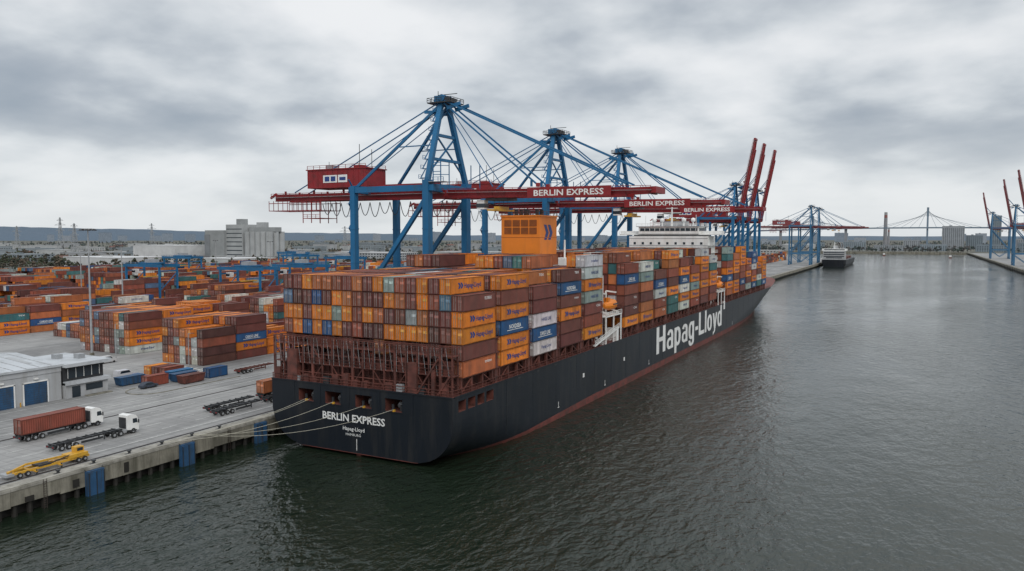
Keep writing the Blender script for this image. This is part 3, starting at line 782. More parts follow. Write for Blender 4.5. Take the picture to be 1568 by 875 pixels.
for x in (-129.6,-134.2,-138.8,-143.4):
    y=20
    while y<420: line(x-.07,x+.07,y,y+3.5); y+=8
for x in (-157,-170.5): line(x-.08,x+.08,60,560)
y=60
while y<560: line(-163.8,-163.65,y,y+4); y+=9
for k in (0,3,6,9): line(-210,-172,122+k*2.9,122.14+k*2.9)
for k in range(7): line(-186+k*2.4,-185+k*2.4,148,152)
for k in range(6): line(-216+k*2.5,-215.85+k*2.5,128,140)
mk_.build('road_markings')
kb = MB()
kb.box(-160,-159.7,124,148,G,G+.14,'conc')
for i in range(14):
    a0=math.pi*i/14; a1=math.pi*(i+1)/14
    kb.beam((-165+5*math.cos(a0),124-5*math.sin(a0),G+.07),(-165+5*math.cos(a1),124-5*math.sin(a1),G+.07),.3,'conc',.14)
kb.build('kerb')

# ------------------------------------------------------------------ YARD CONTAINERS
blocks = [(-199.5,7),(-245,10),(-287,10),(-329,10),(-371,10),(-413,10),(-455,10),(-497,10),(-539,10),(-581,10),(-623,10)]
starts = {0:155,1:159,2:168,3:165,4:172,5:180}
for bi,(x0,nc) in enumerate(blocks):
    s0 = starts.get(bi,200); s1 = 640 if bi>4 else 1250
    y = s0; seg = 0
    while y < s1:
        nb = random.choice((3,4,5,6)); cb = MB(); lb = MB()
        if bi>1 and seg==0: y += random.choice((0,8,16))
        for b in range(nb):
            base = random.choice((2,3,4,4,5)) if y<640 else random.choice((2,3,4))
            hs=[max(1 if y > 200 else 2,min(5,base+random.choice((-1,0,0,0,1,-1)))) for _ in range(nc)]
            if bi==0 and b==0 and seg==0: hs=[5,5,5,4,4,3,4]
            if bi==0 and b==1 and seg==0: hs=[5,5,5,5,5,5,5]
            if bi==1 and seg==0: hs=[5,5,5,5,5,5,5,5,5,5] if b<2 else hs
            far = y>300 or bi>3
            for i in range(nc):
                key0 = pick('bbbbbdkkkkrrrooonwgts')
                if bi==1 and seg==0 and i==nc-1: key0='o'
                for k in range(hs[i]):
                    key = key0 if R()<.35 else pick('bbbbbddkkkrrroonwgtso')
                    if bi in (0,1) and seg==0 and k>=hs[i]-2 and b>0: key='o' if R()<.6 else 'b'
                    if far and k < hs[i]-1 and 0<i<nc-1 and hs[i-1]>k and hs[i+1]>k and b>0: continue
                    xx=x0+i*2.5+U(-.03,.03); zz=G+.03+k*2.62
                    container(cb,xx,y+U(-.12,.12) if y>170 else y,zz,key,0 if y>420 else (1 if far else 2),H=2.6)
                    if not far and (i==nc-1 or hs[i+1]<=k): logo_side(lb,xx+2.44-.02,y,zz-.1,key)
            y += 12.6
        e = empty('container_stack',(x0+nc*1.25,y-nb*6.3,G))
        cb.build('containers',e); lb.build('lettering',e)
        y += random.choice((3,6,14,20)); seg+=1

def gantry(x,y,W=29,H=20.5):
    g = MB(); 
    for xx in (x-W/2,x+W/2):
        for yy in (y-6,y+6): g.beam((xx,yy,G+.9),(xx,yy,G+H),.95,'blue')
        g.beam((xx,y-8,G+1.2),(xx,y+8,G+1.2),1.0,'blue',1.2); g.beam((xx,y-6,G+H-3),(xx,y+6,G+H-3),.6,'blue')
        for yy in (y-7,y-4.5,y+4.5,y+7): g.cyl((xx-.3,yy,G+.5),(xx+.3,yy,G+.5),.5,'tyre',10)
        g.beam((xx,y-6,G+6),(xx,y+6,G+H-4),.4,'blue')
    for yy in (y-6,y+6): g.beam((x-W/2-2,yy,G+H),(x+W/2+2,yy,G+H),1.0,'blue',1.7); g.rail((x-W/2-2,yy-.6,G+H+.8),(x+W/2+2,yy-.6,G+H+.8),'blue',1,.14,3)
    g.box(x-4,x+4,y-6,y+6,G+H+.9,G+H+1.6,'blue'); g.box(x-2,x+3,y-3,y+3,G+H+1.6,G+H+3.6,'grey')
    g.box(x-W/2+1,x-W/2+3.4,y-3,y,G+H-5,G+H-2.4,'white'); g.box(x-W/2+.9,x-W/2+3.5,y-3.1,y-2.9,G+H-4.4,G+H-3.2,'glass')
    g.box(x-1,x+1,y-5,y+5,G+H-7,G+H-6.4,'yellow')
    for a in (-.8,.8): g.beam((x+a,y,G+H-6.4),(x+a,y,G+H),.1,'dark')
    g.build('yard_gantry_crane')
for (x,y) in ((-400,305),(-316,300),(-316,340),(-526,430),(-484,520),(-232,330),(-232,380),(-400,480),(-190,470),(-274,420),(-358,600),(-568,600)): gantry(x,y)

# ------------------------------------------------------------------ WAREHOUSE
wh = empty('warehouse',(-192,95,G)); w = MB()
w.box(-209,-174,60,108,G,12.1,'wall')
w.box(-209.5,-173.5,59.5,108.4,12.1,12.6,'roofw')
w.prism([(-209.3,12.6),(-173.7,12.6),(-191.5,14.0)],59.7,108.2,'roofw',axis='y')
for k in range(17):
    yy=61+k*2.8
    for sx in (-1,1): w.beam((-191.5+sx*.2,yy,14.03),(-191.5+sx*17.6,yy,12.68),.12,'wall',.12)
for yy in (67,79,91,103): 
    for sx in (-1,1):
        xa,xb=(-191.5+sx*4,-191.5+sx*13); za,zb=14.0-1.4*4/17.8+.05,14.0-1.4*13/17.8+.05
        w.raw([(xa,yy,za),(xb,yy,zb),(xb,yy+1.3,zb),(xa,yy+1.3,za)],[(0,1,2,3)] if sx>0 else [(3,2,1,0)],'wall')
w.box(-174.0,-173.85,60,108,10.9,12.1,'wall')
for k in range(6):
    y0=62.5+k*7.4
    w.box(-174.05,-173.9,y0,y0+5.2,G,9.3,'bluep')
    for j in range(9): w.box(-173.9,-173.87,y0,y0+5.2,G+.5*j+.2,G+.5*j+.24,'dark')
    w.box(-173.95,-173.75,y0-.25,y0,G,9.5,'white'); w.box(-173.95,-173.75,y0+5.2,y0+5.45,G,9.5,'white'); w.box(-173.95,-173.75,y0-.25,y0+5.45,9.3,9.6,'white')
    w.beam((-173.6,y0-1,G),(-173.6,y0-1,G+1),.2,'yellow'); w.box(-173.9,-173.4,y0+2.2,y0+3,10,10.3,'white')
w.box(-190,-173.2,108.4,119,G,8.0,'wall'); w.box(-190,-174,108.4,118.4,8.0,12.4,'dark')
w.box(-190.6,-172.4,108.2,119.6,11.7,12.5,'roofw'); w.box(-190,-172.6,108.4,119.4,7.5,8.3,'roofw')
w.box(-173.98,-173.9,109.5,117.5,8.9,11.2,'glass'); w.box(-188,-176,118.41,118.5,8.9,11.2,'glass')
for k in range(5): w.box(-173.9,-173.82,109.5+k*1.95,109.6+k*1.95,8.9,11.2,'white')
w.box(-173.19,-173.1,110,112,G,7,'glass'); w.box(-173.19,-173.1,113.4,117.6,5.6,7.1,'glass')
w.box(-172.8,-171.4,112.8,119,G,G+.2,'conc')
for (a,b_) in ((-184,112),(-180,115)): w.box(a,a+2,b_,b_+1.6,12.5,13.6,'grey')
for (a,b_) in ((-200,75),(-186,88),(-198,99)): w.box(a,a+1.6,b_,b_+1.6,13,14.8,'grey'); w.cyl((a+.8,b_+.8,14.8),(a+.8,b_+.8,15.2),.6,'dark',10)
w.build('warehouse_building', wh)

# ------------------------------------------------------------------ VEHICLES
def wheels(g,x,ys_,r=.5):
    for yy in ys_:
        for s in (-1,1):
            g.cyl((x+s*1.22,yy,G+r),(x+s*.85,yy,G+r),r,'tyre',14); g.cyl((x+s*1.235,yy,G+r),(x+s*1.22,yy,G+r),r*.5,'grey',10)
def trailer(g,x,y,L=12.6,m='dark'):
    for s in (-.5,.5): g.box(x+s-.09,x+s+.09,y,y+L,G+1.0,G+1.35,m)
    for k in range(8): g.box(x-1.15,x+1.15,y+.2+k*(L-.6)/7,y+.4+k*(L-.6)/7,G+1.12,G+1.36,m)
    wheels(g,x,(y+1.3,y+2.6,y+3.9)); g.box(x-1.2,x+1.2,y-.1,y+.05,G+.7,G+1.1,m); g.box(x-1.0,x-.6,y-.14,y-.1,G+.8,G+1,'red'); g.box(x+.6,x+1.0,y-.14,y-.1,G+.8,G+1,'red')
    for s in (-.8,.8): g.box(x+s-.08,x+s+.08,y+9.4,y+9.6,G+.2,G+1.1,m)
    for s in (-1.22,1.16):
        g.box(x+s,x+s+.06,y+4.8,y+9,G+.55,G+.95,m)
def tractor(g,x,y,m='white'):
    for s in (-.42,.42): g.box(x+s-.08,x+s+.08,y,y+5.4,G+.75,G+1.0,'dark')
    wheels(g,x,(y+1.1,y+2.4,y+5.0),.52)
    prof=[(y+3.7,G+.9),(y+6.15,G+.55),(y+6.2,G+1.7),(y+5.95,G+3.0),(y+5.5,G+3.5),(y+4.6,G+3.75),(y+3.75,G+3.65)]
    g.prism(prof,x-1.22,x+1.22,m)
    g.raw([(x-1.1,y+6.21,G+1.95),(x+1.1,y+6.21,G+1.95),(x+1.05,y+5.99,G+2.95),(x-1.05,y+5.99,G+2.95)],[(0,1,2,3)],'glass')
    for s in (-1,1):
        xx=x+s*1.235
        g.raw([(xx,y+4.9,G+2.0),(xx,y+5.95,G+2.0),(xx,y+5.75,G+2.85),(xx,y+4.9,G+2.85)],[(0,1,2,3)],'glass')
        g.box(min(xx,x+s*1.5),max(xx,x+s*1.5),y+6.0,y+6.1,G+1.9,G+2.6,'dark'); g.box(x+s*.95-.2,x+s*.95+.2,y+6.1,y+6.24,G+.8,G+1.1,'grey')
        g.box(min(x+s*.8,x+s*1.2),max(x+s*.8,x+s*1.2),y+2.9,y+3.6,G+.5,G+1.1,'grey')
    g.box(x-1.0,x+1.0,y+6.12,y+6.23,G+1.2,G+1.6,'dark'); g.box(x-1.24,x+1.24,y+4.3,y+5.7,G+.45,G+.7,'dark')
    g.cyl((x,y+1.8,G+1.0),(x,y+1.8,G+1.2),.5,'dark',12)
    g.box(x-.9,x+.9,y+3.5,y+3.7,G+1.2,G+3.2,'dark')
e = empty('semi_trailer_truck',(-144,89,G)); g=MB(); trailer(g,-144.2,81); tractor(g,-144.2,90.8); container(g,-145.42,81.1,G+1.4,'k',2,H=2.8); g.build('truck_body',e)
g=MB(); logo_side(g,-142.99,81.1,G+1.4,'r'); g.build('container_lettering',e)
g=MB(); trailer(g,-132.6,80); tractor(g,-132.6,90.2); g.build('container_chassis_truck')
g=MB(); trailer(g,-128.8,112); g.build('chassis_trailer'); g=MB(); trailer(g,-133.2,114); g.build('chassis_trailer'); g=MB(); trailer(g,-129.2,126.5); g.build('chassis_trailer')
g=MB(); trailer(g,-133.2,129); container(g,-134.4,129.2,G+1.4,'r',2,H=2.8); g.build('loaded_container_trailer')
g=MB(); trailer(g,-163,150,m='rust'); g.build('chassis_trailer'); g=MB(); trailer(g,-160,166,m='rust'); g.build('chassis_trailer')
g=MB(); trailer(g,-166,176); tractor(g,-166,185.6,'white'); container(g,-167.2,176,G+1.4,'o',2,H=2.8); g.build('semi_trailer_truck')
g=MB(); trailer(g,-138,215); tractor(g,-138,224.6,'white'); container(g,-139.2,215,G+1.4,'b',2,H=2.8); g.build('semi_trailer_truck')
g=MB(); x,y=-123.6,68
for s in (-.8,.8): g.box(x+s-.15,x+s+.15,y,y+12.5,G+.6,G+.95,'yellow')
for k in range(6): g.box(x-1,x+1,y+.2+k*2.3,y+.5+k*2.3,G+.62,G+.93,'yellow')
wheels(g,x,(y+1,y+2.2,y+10.5,y+11.6),.4)
g.box(x-1.1,x+1.1,y+9,y+12.2,G+.95,G+1.5,'yellow'); g.box(x-.9,x+.3,y+10.6,y+12,G+1.5,G+2.4,'yellow'); g.box(x-.92,x+.32,y+10.8,y+11.8,G+1.7,G+2.2,'glass')
g.beam((x,y+9,G+1.4),(x,y+2.5,G+1.6),.3,'yellow'); g.beam((x,y+2.5,G+1.6),(x+.3,y-.5,G+1.0),.25,'yellow'); g.box(x-1,x+1,y-1,y+.2,G+.5,G+.9,'grey')
g.box(x-1,x+1,y+4,y+6,G+.95,G+1.2,'dark'); g.beam((x+.7,y+9.2,G+1.5),(x+.7,y+6,G+1.0),.15,'dark')
for yy in (y+3,y+7): g.box(x-1.9,x+1.9,yy,yy+.3,G+.5,G+.7,'yellow'); g.cyl((x+1.8,yy+.15,G),(x+1.8,yy+.15,G+.9),.12,'dark'); g.cyl((x-1.8,yy+.15,G),(x-1.8,yy+.15,G+.9),.12,'dark')
g.build('yellow_crane_vehicle')
def car(x,y,c,van=False):
    g=MB(); h = 2.1 if van else 1.45; L = 5.2 if van else 4.4
    if van: prof=[(y,G+.35),(y+L,G+.35),(y+L,G+1.1),(y+L-.9,G+1.3),(y+L-1.7,G+h),(y+.1,G+h),(y,G+1.2)]
    else: prof=[(y,G+.3),(y+L,G+.3),(y+L,G+.75),(y+L-1.0,G+.95),(y+L-1.7,G+h),(y+1.0,G+h),(y+.2,G+.95),(y,G+.8)]
    g.prism(prof,x-.9,x+.9,'col',c)
    for s in (-.91,.91): g.raw([(x+s,y+.8,G+h*.62),(x+s,y+L-1.3,G+h*.62),(x+s,y+L-1.8,G+h*.93),(x+s,y+1.1,G+h*.93)],[(0,1,2,3)],'glass')
    g.raw([(x-.8,y+L-.96,G+(1.32 if van else .97)),(x+.8,y+L-.96,G+(1.32 if van else .97)),(x+.75,y+L-1.66,G+h-.06),(x-.75,y+L-1.66,G+h-.06)],[(0,1,2,3)],'glass')
    for yy in (y+.8,y+L-.9):
        for s in (-1,1): g.cyl((x+s*.92,yy,G+.33),(x+s*.7,yy,G+.33),.33,'tyre',12)
    g.build('parked_van' if van else 'parked_car')
for (x,y,c,v) in ((-168,124,(.05,.06,.08),False),(-173,130,(.4,.04,.03),False),(-176,130.5,(.5,.5,.5),False),(-181,131,(.1,.15,.3),False),(-186,130,(.5,.5,.52),True),(-212,143,(.5,.5,.5),True),(-210,165,(.3,.3,.32),False),(-207,190,(.5,.35,.05),True)): car(x,y,c,v)
def skip(x,y,m,L=6,h=2.2):
    g=MB(); 
    g.prism([(y,G+.2),(y+L,G+.2),(y+L+.5,G+h),(y-.5,G+h)],x-1.2,x+1.2,m)
    for k in range(6): g.box(x-1.28,x+1.28,y+.2+k*1.05,y+.35+k*1.05,G+.25,G+h-.05,m)
    g.box(x-1.3,x+1.3,y-.55,y+L+.55,G+h-.12,G+h+.02,m); g.build('waste_skip')
skip(-168.5,134,'bluep'); skip(-172.5,136,'blue'); skip(-164.4,133,'rust'); skip(-176.2,124,'bluep')
for (x,y,k) in ((-178,137,'k'),(-184,137,'o'),(-181,137,'b'),(-171,126.5,'k'),(-167,142,'n')):
    g=MB(); container(g,x,y,G+.05,k,2,L=6.06,H=2.6); g.build('small_container')

def mast(x,y,h=40):
    g=MB(); g.cyl((x,y,G),(x,y,G+h),.42,'grey',10,.18); g.cyl((x,y,G),(x,y,G+.8),.7,'conc',10)
    g.cyl((x,y,G+h-.3),(x,y,G+h),1.3,'grey',12)
    for i in range(8):
        a=i*math.pi/4; c,s=math.cos(a),math.sin(a)
        g.beam((x,y,G+h-.1),(x+c*1.9,y+s*1.9,G+h-.1),.14,'grey'); g.beam((x+c*1.6,y+s*1.6,G+h-.2),(x+c*2.5,y+s*2.5,G+h-.55),.7,'dark',.25)
    g.build('light_mast')
for (x,y) in ((-230,153),(-252,420),(-336,240),(-420,420),(-336,560),(-505,330),(-160,520),(-590,520),(-165,760),(-165,900)): mast(x,y, 40 if y<200 else 34)
for (x,y) in ((-214,150),(-176,145)): 
    g=MB(); g.cyl((x,y,G),(x,y,G+11),.13,'grey',8,.08); g.beam((x,y,G+11),(x+1.8,y,G+11.2),.1,'grey'); g.box(x+1.4,x+2.3,y-.15,y+.15,G+11.1,G+11.25,'dark'); g.build('street_lamp')

# ------------------------------------------------------------------ BACKGROUND BUILDINGS
def building(name,x,y,w_,l_,h,c,roof=None,gable=False,wins=True):
    g=MB(); g.box(x-w_/2,x+w_/2,y-l_/2,y+l_/2,G-.1,G+h,'col',c); rc = roof or tuple(v*.8 for v in c)
    if gable: g.prism([(x-w_/2-.4,G+h),(x+w_/2+.4,G+h),(x,G+h+w_*.28)],y-l_/2-.4,y+l_/2+.4,'col',rc,axis='y')
    else:
        g.box(x-w_/2-.3,x+w_/2+.3,y-l_/2-.3,y+l_/2+.3,G+h,G+h+.6,'col',rc)
        g.box(x-w_*.2,x-w_*.05,y-2,y+2,G+h+.6,G+h+2.6,'col',tuple(v*.7 for v in c))
    if wins:
        k=int(max(1,h//3.5))
        for j in range(k):
            z=G+1.4+j*3.4
            nx=int(w_//5)
            for i in range(nx): g.box(x-w_/2+1.5+i*5,x-w_/2+4.2+i*5,y-l_/2-.06,y-l_/2,z,z+1.5,'glass')
            ny=int(l_//5)
            for i in range(ny): g.box(x+w_/2,x+w_/2+.06,y-l_/2+1.5+i*5,y-l_/2+4.2+i*5,z,z+1.5,'glass')
    g.build(name)
g=MB(); x,y=-845,799; c1=(.27,.28,.28); c2=(.34,.35,.35)
g.box(x-60,x-22,y-20,y+20,G,G+46,'col',c1); g.box(x-22,x+10,y-16,y+16,G,G+54,'col',c2); g.box(x-12,x-2,y-6,y+6,G+54,G+62,'col',c1)
g.box(x-60,x-50,y-21,y-20,G+8,G+40,'col',(.2,.21,.22))
for i in range(5):
    for j in range(3): g.cyl((x+17+i*10,y-12+j*11,G),(x+17+i*10,y-12+j*11,G+44),5,'col',12,c=c2)
g.box(x+12,x+62,y-6,y+6,G+44,G+50,'col',c1); g.box(x+25,x+40,y-4,y+4,G+50,G+57,'col',c2)
for k in range(8): g.box(x-21,x+9,y-16.1,y-16,G+5+k*6,G+6.2+k*6,'glass')
g.build('grain_silo')
building('logistics_hall',-874,615,110,60,12,(.5,.5,.5),(.55,.55,.55),wins=False)
building('logistics_hall',-760,700,70,60,10,(.45,.46,.46),(.5,.5,.5),wins=False)
building('logistics_hall',-971,780,90,70,24,(.55,.55,.55),(.55,.55,.55),wins=False)
building('logistics_hall',-700,900,120,60,14,(.36,.37,.38),(.42,.42,.42))
building('logistics_hall',-620,1050,120,50,13,(.40,.40,.39),(.38,.38,.38))
building('logistics_hall',-500,1200,110,60,15,(.45,.45,.43),(.45,.45,.45))
building('transit_shed',-250,1330,110,50,14,(.38,.38,.37),(.32,.32,.32))
building('transit_shed',-200,760,30,120,9,(.38,.38,.37),(.36,.36,.36))
pal=[(.24,.14,.11),(.27,.26,.25),(.34,.33,.32),(.21,.18,.16),(.29,.25,.22),(.19,.21,.23)]
for k in range(105):
    d=U(850,3000); r=U(-.72,.30)*d
    x=.886*r-.463*d; y=.463*r+.886*d
    if x>-470 and y<2080: continue
    if x>-680 and y<700: continue
    if R()<.5: building('house',x,y,U(9,14),U(12,34),U(5,8),random.choice(pal),random.choice([(.16,.08,.065),(.10,.095,.095),(.13,.075,.06)]),gable=True)
    else: building('industrial_hall',x,y,U(40,110),U(25,60),U(8,16),random.choice([(.32,.33,.34),(.40,.41,.41),(.24,.27,.29)]),wins=R()<.4)
for k in range(46):
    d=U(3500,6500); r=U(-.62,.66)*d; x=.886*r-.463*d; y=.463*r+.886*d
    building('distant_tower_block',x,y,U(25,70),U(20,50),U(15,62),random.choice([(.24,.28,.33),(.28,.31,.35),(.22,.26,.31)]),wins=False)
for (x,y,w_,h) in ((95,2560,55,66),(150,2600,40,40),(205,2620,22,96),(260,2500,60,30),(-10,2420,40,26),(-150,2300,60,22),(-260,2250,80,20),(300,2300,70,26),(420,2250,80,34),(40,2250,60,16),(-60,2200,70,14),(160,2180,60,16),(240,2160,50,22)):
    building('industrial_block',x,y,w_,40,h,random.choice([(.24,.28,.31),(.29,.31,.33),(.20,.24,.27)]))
for (x,y,h,r) in ((-91,2885,118,5),(-70,2500,60,2.5),(350,2700,90,4),(-1450,3200,110,4),(-900,3600,120,5)):
    g=MB(); g.cyl((x,y,G),(x,y,G+h*.84),r*1.35,'col',14,r*1.05,c=(.24,.24,.25)); g.cyl((x,y,G+h*.84),(x,y,G+h*.92),r*1.05,'col',14,r,c=(.24,.10,.09)); g.cyl((x,y,G+h*.92),(x,y,G+h),r,'col',14,r*.95,c=(.30,.30,.30)); g.build('chimney')
for (x,y) in ((330,2000),(370,2030),(300,2080),(-300,2150),(-250,2180)):
    g=MB(); g.cyl((x,y,G),(x,y,G+16),16,'col',20,c=(.36,.37,.37)); g.cyl((x,y,G+16),(x,y,G+18),16,'col',20,2,c=(.38,.38,.38)); g.build('storage_tank')
def pylon(x,y,h):
    g=MB()
    for sx in (-1,1):
        for sy in (-1,1): g.beam((x+sx*5,y+sy*5,G),(x+sx*.6,y+sy*.6,G+h),.6,'grey')
    for k in range(9):
        a=k/9; b=(k+1)/9; wa=5-4.4*a; wb=5-4.4*b
        for sy in (-1,1):
            g.beam((x-wa,y+sy*wa,G+h*a),(x+wb,y+sy*wb,G+h*b),.35,'grey'); g.beam((x+wa,y+sy*wa,G+h*a),(x-wb,y+sy*wb,G+h*b),.35,'grey')
    for (z,w_) in ((.66,13),(.8,17),(.92,10)): g.beam((x-w_,y,G+h*z),(x+w_,y,G+h*z),.6,'grey'); g.beam((x-w_,y,G+h*z),(x,y,G+h*z+4),.35,'grey'); g.beam((x+w_,y,G+h*z),(x,y,G+h*z+4),.35,'grey')
    g.build('power_pylon')
for (x,y,h) in ((-1472,923,74),(-1300,840,60),(-1700,1300,70),(-1250,1500,62),(-1750,1000,60)): pylon(x,y,h)

br = empty('cable_stayed_bridge',(31,2700,G)); g=MB(); BY=2700
def bz(x): return 68-20*((x-31)/900)**2*1.2-((abs(x-31)/900)**4)*8
xs=[-1100+k*50 for k in range(46)]
BC=(.15,.20,.25)
for a,b_ in zip(xs[:-1],xs[1:]):
    g.beam((a,BY,bz(a)),(b_,BY,bz(b_)),18,'col',4.0,c=BC)
    if abs(a-31)>170 and int((a+1100)/50)%2==0: g.beam((a,BY,G),(a,BY,bz(a)-1),5,'col',8,c=(.24,.25,.27))
for px in (31,-300):
    h = 126 if px==31 else 104
    for s in (-1,1): g.beam((px,BY+s*13,G),(px,BY+s*2,G+h*.80),5,'col',5,c=BC)
    g.beam((px,BY,G+h*.78),(px,BY,G+h),6,'col',6,c=BC); g.beam((px,BY-13,bz(px)-3),(px,BY+13,bz(px)-3),4,'col',c=BC)
    for k in range(1,7):
        for s in (-1,1): g.beam((px,BY,G+h*(.99-.03*k)),(px+s*k*24,BY,bz(px+s*k*24)+1.5),.8,'col',c=BC)
g.build('bridge_structure',br)

sv = empty('cargo_vessel',(-98,1180,0)); g=MB()
secs=[]
for (yy,b_) in ((1130,14),(1133,15.5),(1150,16),(1290,16),(1320,11),(1340,1)):
    secs.append([(-98-b_,yy,10),(-98-b_*.98,yy,4),(-98-b_*.8,yy,-1),(-98+b_*.8,yy,-1),(-98+b_*.98,yy,4),(-98+b_,yy,10)])
g.loft(secs,'hull')
g.box(-112,-84,1134,1150,10,22,'wall'); g.box(-114,-82,1138,1146,22,25,'white'); g.box(-108,-88,1133.9,1134,12,13.2,'glass'); g.box(-111,-85,1137.9,1138,23,24.2,'glass')
for k in range(3): g.box(-111,-85,1133.85,1133.95,14+k*2.6,15.1+k*2.6,'glass')
g.box(-101,-95,1150,1156,10,29,'wall'); g.cyl((-98,1142,25),(-98,1142,34),.5,'white')
for k in range(3):
    g.box(-110,-86,1165+k*40,1195+k*40,10,13,'rust'); g.beam((-98,1200+k*40,10),(-98,1200+k*40,28),1.6,'wall'); g.beam((-98,1200+k*40,27),(-98,1175+k*40,33),1,'wall')
g.build('vessel_body',sv)
for (x,y) in ((60,1700),(-60,1850)):
    g=MB(); g.loft([[(x-w_,y+t,2),(x-w_*.7,y+t,-.5),(x+w_*.7,y+t,-.5),(x+w_,y+t,2)] for (t,w_) in ((0,2.6),(4,3),(12,3),(17,.4))],'boot'); g.box(x-1.8,x+1.8,y+3,y+9,2,5,'white'); g.box(x-1.82,x+1.82,y+8,y+9.05,3.6,4.5,'glass'); g.cyl((x,y+5,5),(x,y+5,9),.15,'grey'); g.build('harbour_tug')

def hill(name,pts,depth,c):
    g=MB(); 
    top=[]; 
    for i in range(len(pts)-1):
        (x0,y0,h0),(x1,y1,h1)=pts[i],pts[i+1]
        N=14
        for k in range(N):
            t=k/N; tt=t*t*(3-2*t); top.append((x0+(x1-x0)*t,y0+(y1-y0)*t,h0+(h1-h0)*tt+U(0,5)))
    n_=len(top); vs=[(x,y,G) for x,y,h in top]+[(x-depth*.3,y+depth*.4,G+h) for x,y,h in top]+[(x-depth,y+depth,G) for x,y,h in top]
    fs=[(i,i+1,n_+i+1,n_+i) for i in range(n_-1)]+[(n_+i,n_+i+1,2*n_+i+1,2*n_+i) for i in range(n_-1)]
    g.raw(vs,fs,'col',c); g.build(name,smooth=True)
hill('hills',[(-8500,2200,60),(-7600,2900,92),(-6800,3500,118),(-6000,4100,100),(-5400,4700,76),(-4600,5400,64),(-3600,6000,44),(-2400,6800,38),(-1000,7600,36),(800,8200,34),(2600,8600,38),(5000,9000,30)],900,(.085,.12,.16))

M['leafb'] = mk('winter_foliage',(.5,.5,.5),.9,.3,.15,attr=True,spec=.1)
def trees(name,N,fn_):
    g=MB()
    for _ in range(N):
        p=fn_()
        if p is None: continue
        x,y,d=p; h=U(6,13)*(1 if d<2000 else 1.15)
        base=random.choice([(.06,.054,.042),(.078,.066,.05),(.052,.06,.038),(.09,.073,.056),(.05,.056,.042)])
        if d>1700: base=tuple(v+w_ for v,w_ in zip(base,(.012,.026,.04)))  # bluish aerial haze added to the colour of far trees
        g.cyl((x,y,G-.5),(x,y,G+h*.6),.35,'leafb',4,.15,c=(.05,.042,.035))
        nb=11 if d<1600 else 6
        for k in range(nb):
            f=U(.3,1); s=U(.10,.2)*h*(1.3 if d>1600 else 1); rr=h*.33*math.sin(math.pi*min(.95,max(.15,f*.8+.05)))
            a=U(0,6.28); q=U(0,1)**.5*rr
            cx_,cy_,cz=x+q*math.cos(a),y+q*math.sin(a),G+h*f*.92
            kk=U(.7,1.3); c=tuple(v*kk for v in base)
            vs=[(cx_+s*U(.6,1.2),cy_,cz),(cx_-s*U(.6,1.2),cy_,cz),(cx_,cy_+s*U(.6,1.2),cz),(cx_,cy_-s*U(.6,1.2),cz),(cx_,cy_,cz+s*U(.6,1.1)),(cx_,cy_,cz-s*U(.5,.9))]
            g.raw(vs,[(0,2,4),(2,1,4),(1,3,4),(3,0,4),(2,0,5),(1,2,5),(3,1,5),(0,3,5)],'leafb',c)
    g.build(name)
def left_near():
    d=U(780,1700); r=U(-.75,.1)*d; x=.886*r-.463*d; y=.463*r+.886*d
    if x>-470 and y<2060: return None
    if x>-690 and y<680: return None
    if R()<.5: x = round(x/90)*90+U(-4,4)
    return x,y,d
def far_():
    d=U(1700,4200); r=U(-.72,.72)*d; x=.886*r-.463*d; y=.463*r+.886*d
    if x>-440 and y<2070: return None
    return x,y,d
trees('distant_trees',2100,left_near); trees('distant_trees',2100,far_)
def fringe():
    x=random.choice([U(-420,105),U(430,1500)]); y=2060+U(0,50) if x<106 else U(900,2100)
    return x,y,2100
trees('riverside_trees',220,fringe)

# ------------------------------------------------------------------ SKY
w = bpy.data.worlds.new('World'); SC.world = w; w.use_nodes=True
n=w.node_tree.nodes; l=w.node_tree.links; n.clear()
SE,SA=math.radians(40),math.radians(135)
def nd(t): return n.new(t)
def mth(op,a,b=None,c=None):
    k=nd('ShaderNodeMath'); k.operation=op
    for i,v in enumerate((a,b,c)):
        if v is None: continue
        if isinstance(v,(int,float)): k.inputs[i].default_value=v
        else: l.new(v,k.inputs[i])
    return k.outputs[0]
sky=nd('ShaderNodeTexSky'); sky.sky_type='NISHITA'; sky.sun_disc=False; sky.sun_elevation=SE; sky.sun_rotation=SA
tc=nd('ShaderNodeTexCoord'); sp=nd('ShaderNodeSeparateXYZ'); l.new(tc.outputs['Generated'],sp.inputs[0])
z=mth('MAXIMUM',sp.outputs[2],0.0); zz=mth('ADD',z,.26)
cb=nd('ShaderNodeCombineXYZ'); l.new(mth('DIVIDE',sp.outputs[0],zz),cb.inputs[0]); l.new(mth('DIVIDE',sp.outputs[1],zz),cb.inputs[1])
def nz(s,d,dist=0,rough=.55,off=0):
    mp=nd('ShaderNodeMapping'); mp.inputs['Location'].default_value=(off,off*.7,0); l.new(cb.outputs[0],mp.inputs[0])
    t=nd('ShaderNodeTexNoise'); t.inputs['Scale'].default_value=s; t.inputs['Detail'].default_value=d
    t.inputs['Distortion'].default_value=dist; t.inputs['Roughness'].default_value=rough
    l.new(mp.outputs[0],t.inputs['Vector']); return t.outputs['Fac']
c=mth('ADD',mth('MULTIPLY',nz(1.35,6,.1,.46,5.3),.80),mth('MULTIPLY',nz(4.6,5,.1,.5,9),.20))
rp=nd('ShaderNodeValToRGB'); l.new(c,rp.inputs[0]); e=rp.color_ramp.elements; rp.color_ramp.interpolation='B_SPLINE'
e[0].position=.34; e[0].color=(.31,.36,.42,1); e[1].position=.63; e[1].color=(.86,.87,.88,1)
x=e.new(.43); x.color=(.42,.46,.51,1); x=e.new(.49); x.color=(.58,.62,.655,1); x=e.new(.55); x.color=(.72,.745,.77,1)
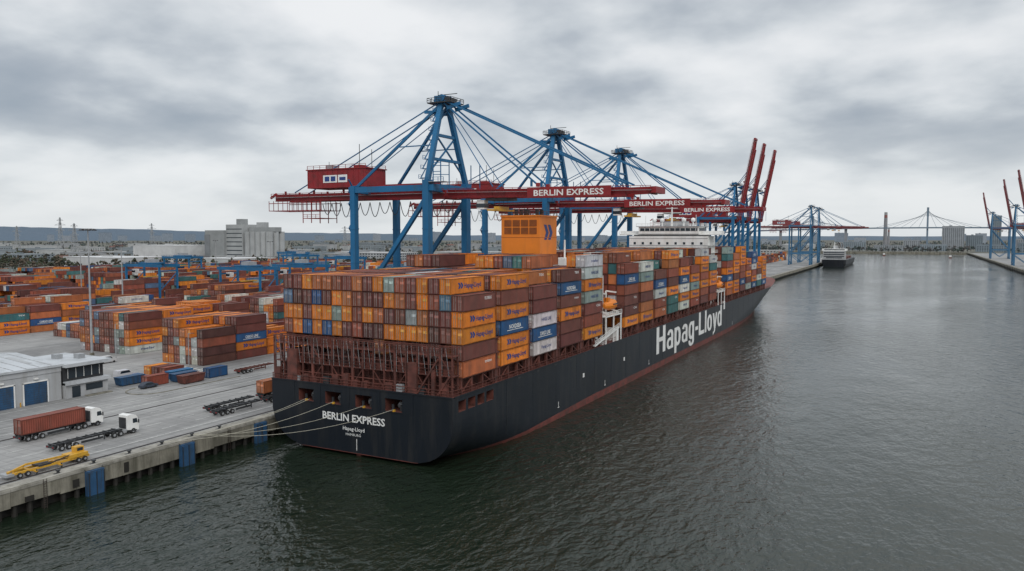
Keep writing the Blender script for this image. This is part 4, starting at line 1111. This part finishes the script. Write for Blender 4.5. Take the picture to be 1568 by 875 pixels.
hz=nd('ShaderNodeMapRange'); hz.inputs['From Min'].default_value=0; hz.inputs['From Max'].default_value=.14
hz.inputs['To Min'].default_value=.85; hz.inputs['To Max'].default_value=0; l.new(z,hz.inputs[0])
m1=nd('ShaderNodeMixRGB'); l.new(hz.outputs[0],m1.inputs[0]); l.new(rp.outputs[0],m1.inputs[1]); m1.inputs[2].default_value=(.74,.77,.79,1)
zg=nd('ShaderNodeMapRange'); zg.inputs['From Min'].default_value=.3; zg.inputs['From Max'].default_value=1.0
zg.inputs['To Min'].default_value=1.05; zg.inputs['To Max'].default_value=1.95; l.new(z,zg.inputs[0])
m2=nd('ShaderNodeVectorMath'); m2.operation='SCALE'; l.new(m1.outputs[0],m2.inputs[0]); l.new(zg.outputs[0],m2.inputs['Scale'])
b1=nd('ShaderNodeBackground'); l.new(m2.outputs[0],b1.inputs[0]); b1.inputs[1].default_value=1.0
b2=nd('ShaderNodeBackground'); l.new(sky.outputs[0],b2.inputs[0]); b2.inputs[1].default_value=.1
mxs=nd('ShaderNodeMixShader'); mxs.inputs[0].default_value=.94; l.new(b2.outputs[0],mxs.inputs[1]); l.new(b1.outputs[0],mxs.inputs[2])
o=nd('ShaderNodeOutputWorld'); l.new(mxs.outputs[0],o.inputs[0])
sl=bpy.data.lights.new('sun','SUN'); sl.energy=1.3; sl.angle=math.radians(30); sl.color=(1,.97,.92)
so=bpy.data.objects.new('sun',sl); SC.collection.objects.link(so)
sd=Vector((math.cos(SE)*math.sin(SA),math.cos(SE)*math.cos(SA),math.sin(SE)))
so.rotation_euler=(-sd).to_track_quat('-Z','Y').to_euler(); so.location=(0,0,300)

# ------------------------------------------------------------------ CAMERA
cam=bpy.data.cameras.new('camera'); co=bpy.data.objects.new('camera',cam); SC.collection.objects.link(co)
cam.sensor_width=36; cam.lens=27.1; cam.clip_end=80000; cam.clip_start=.5
co.location=(0,0,42); co.rotation_euler=(math.radians(90-3.66),0,math.radians(27.6))
SC.camera=co
SC.view_settings.view_transform='Standard'; SC.view_settings.look='None'; SC.view_settings.exposure=0
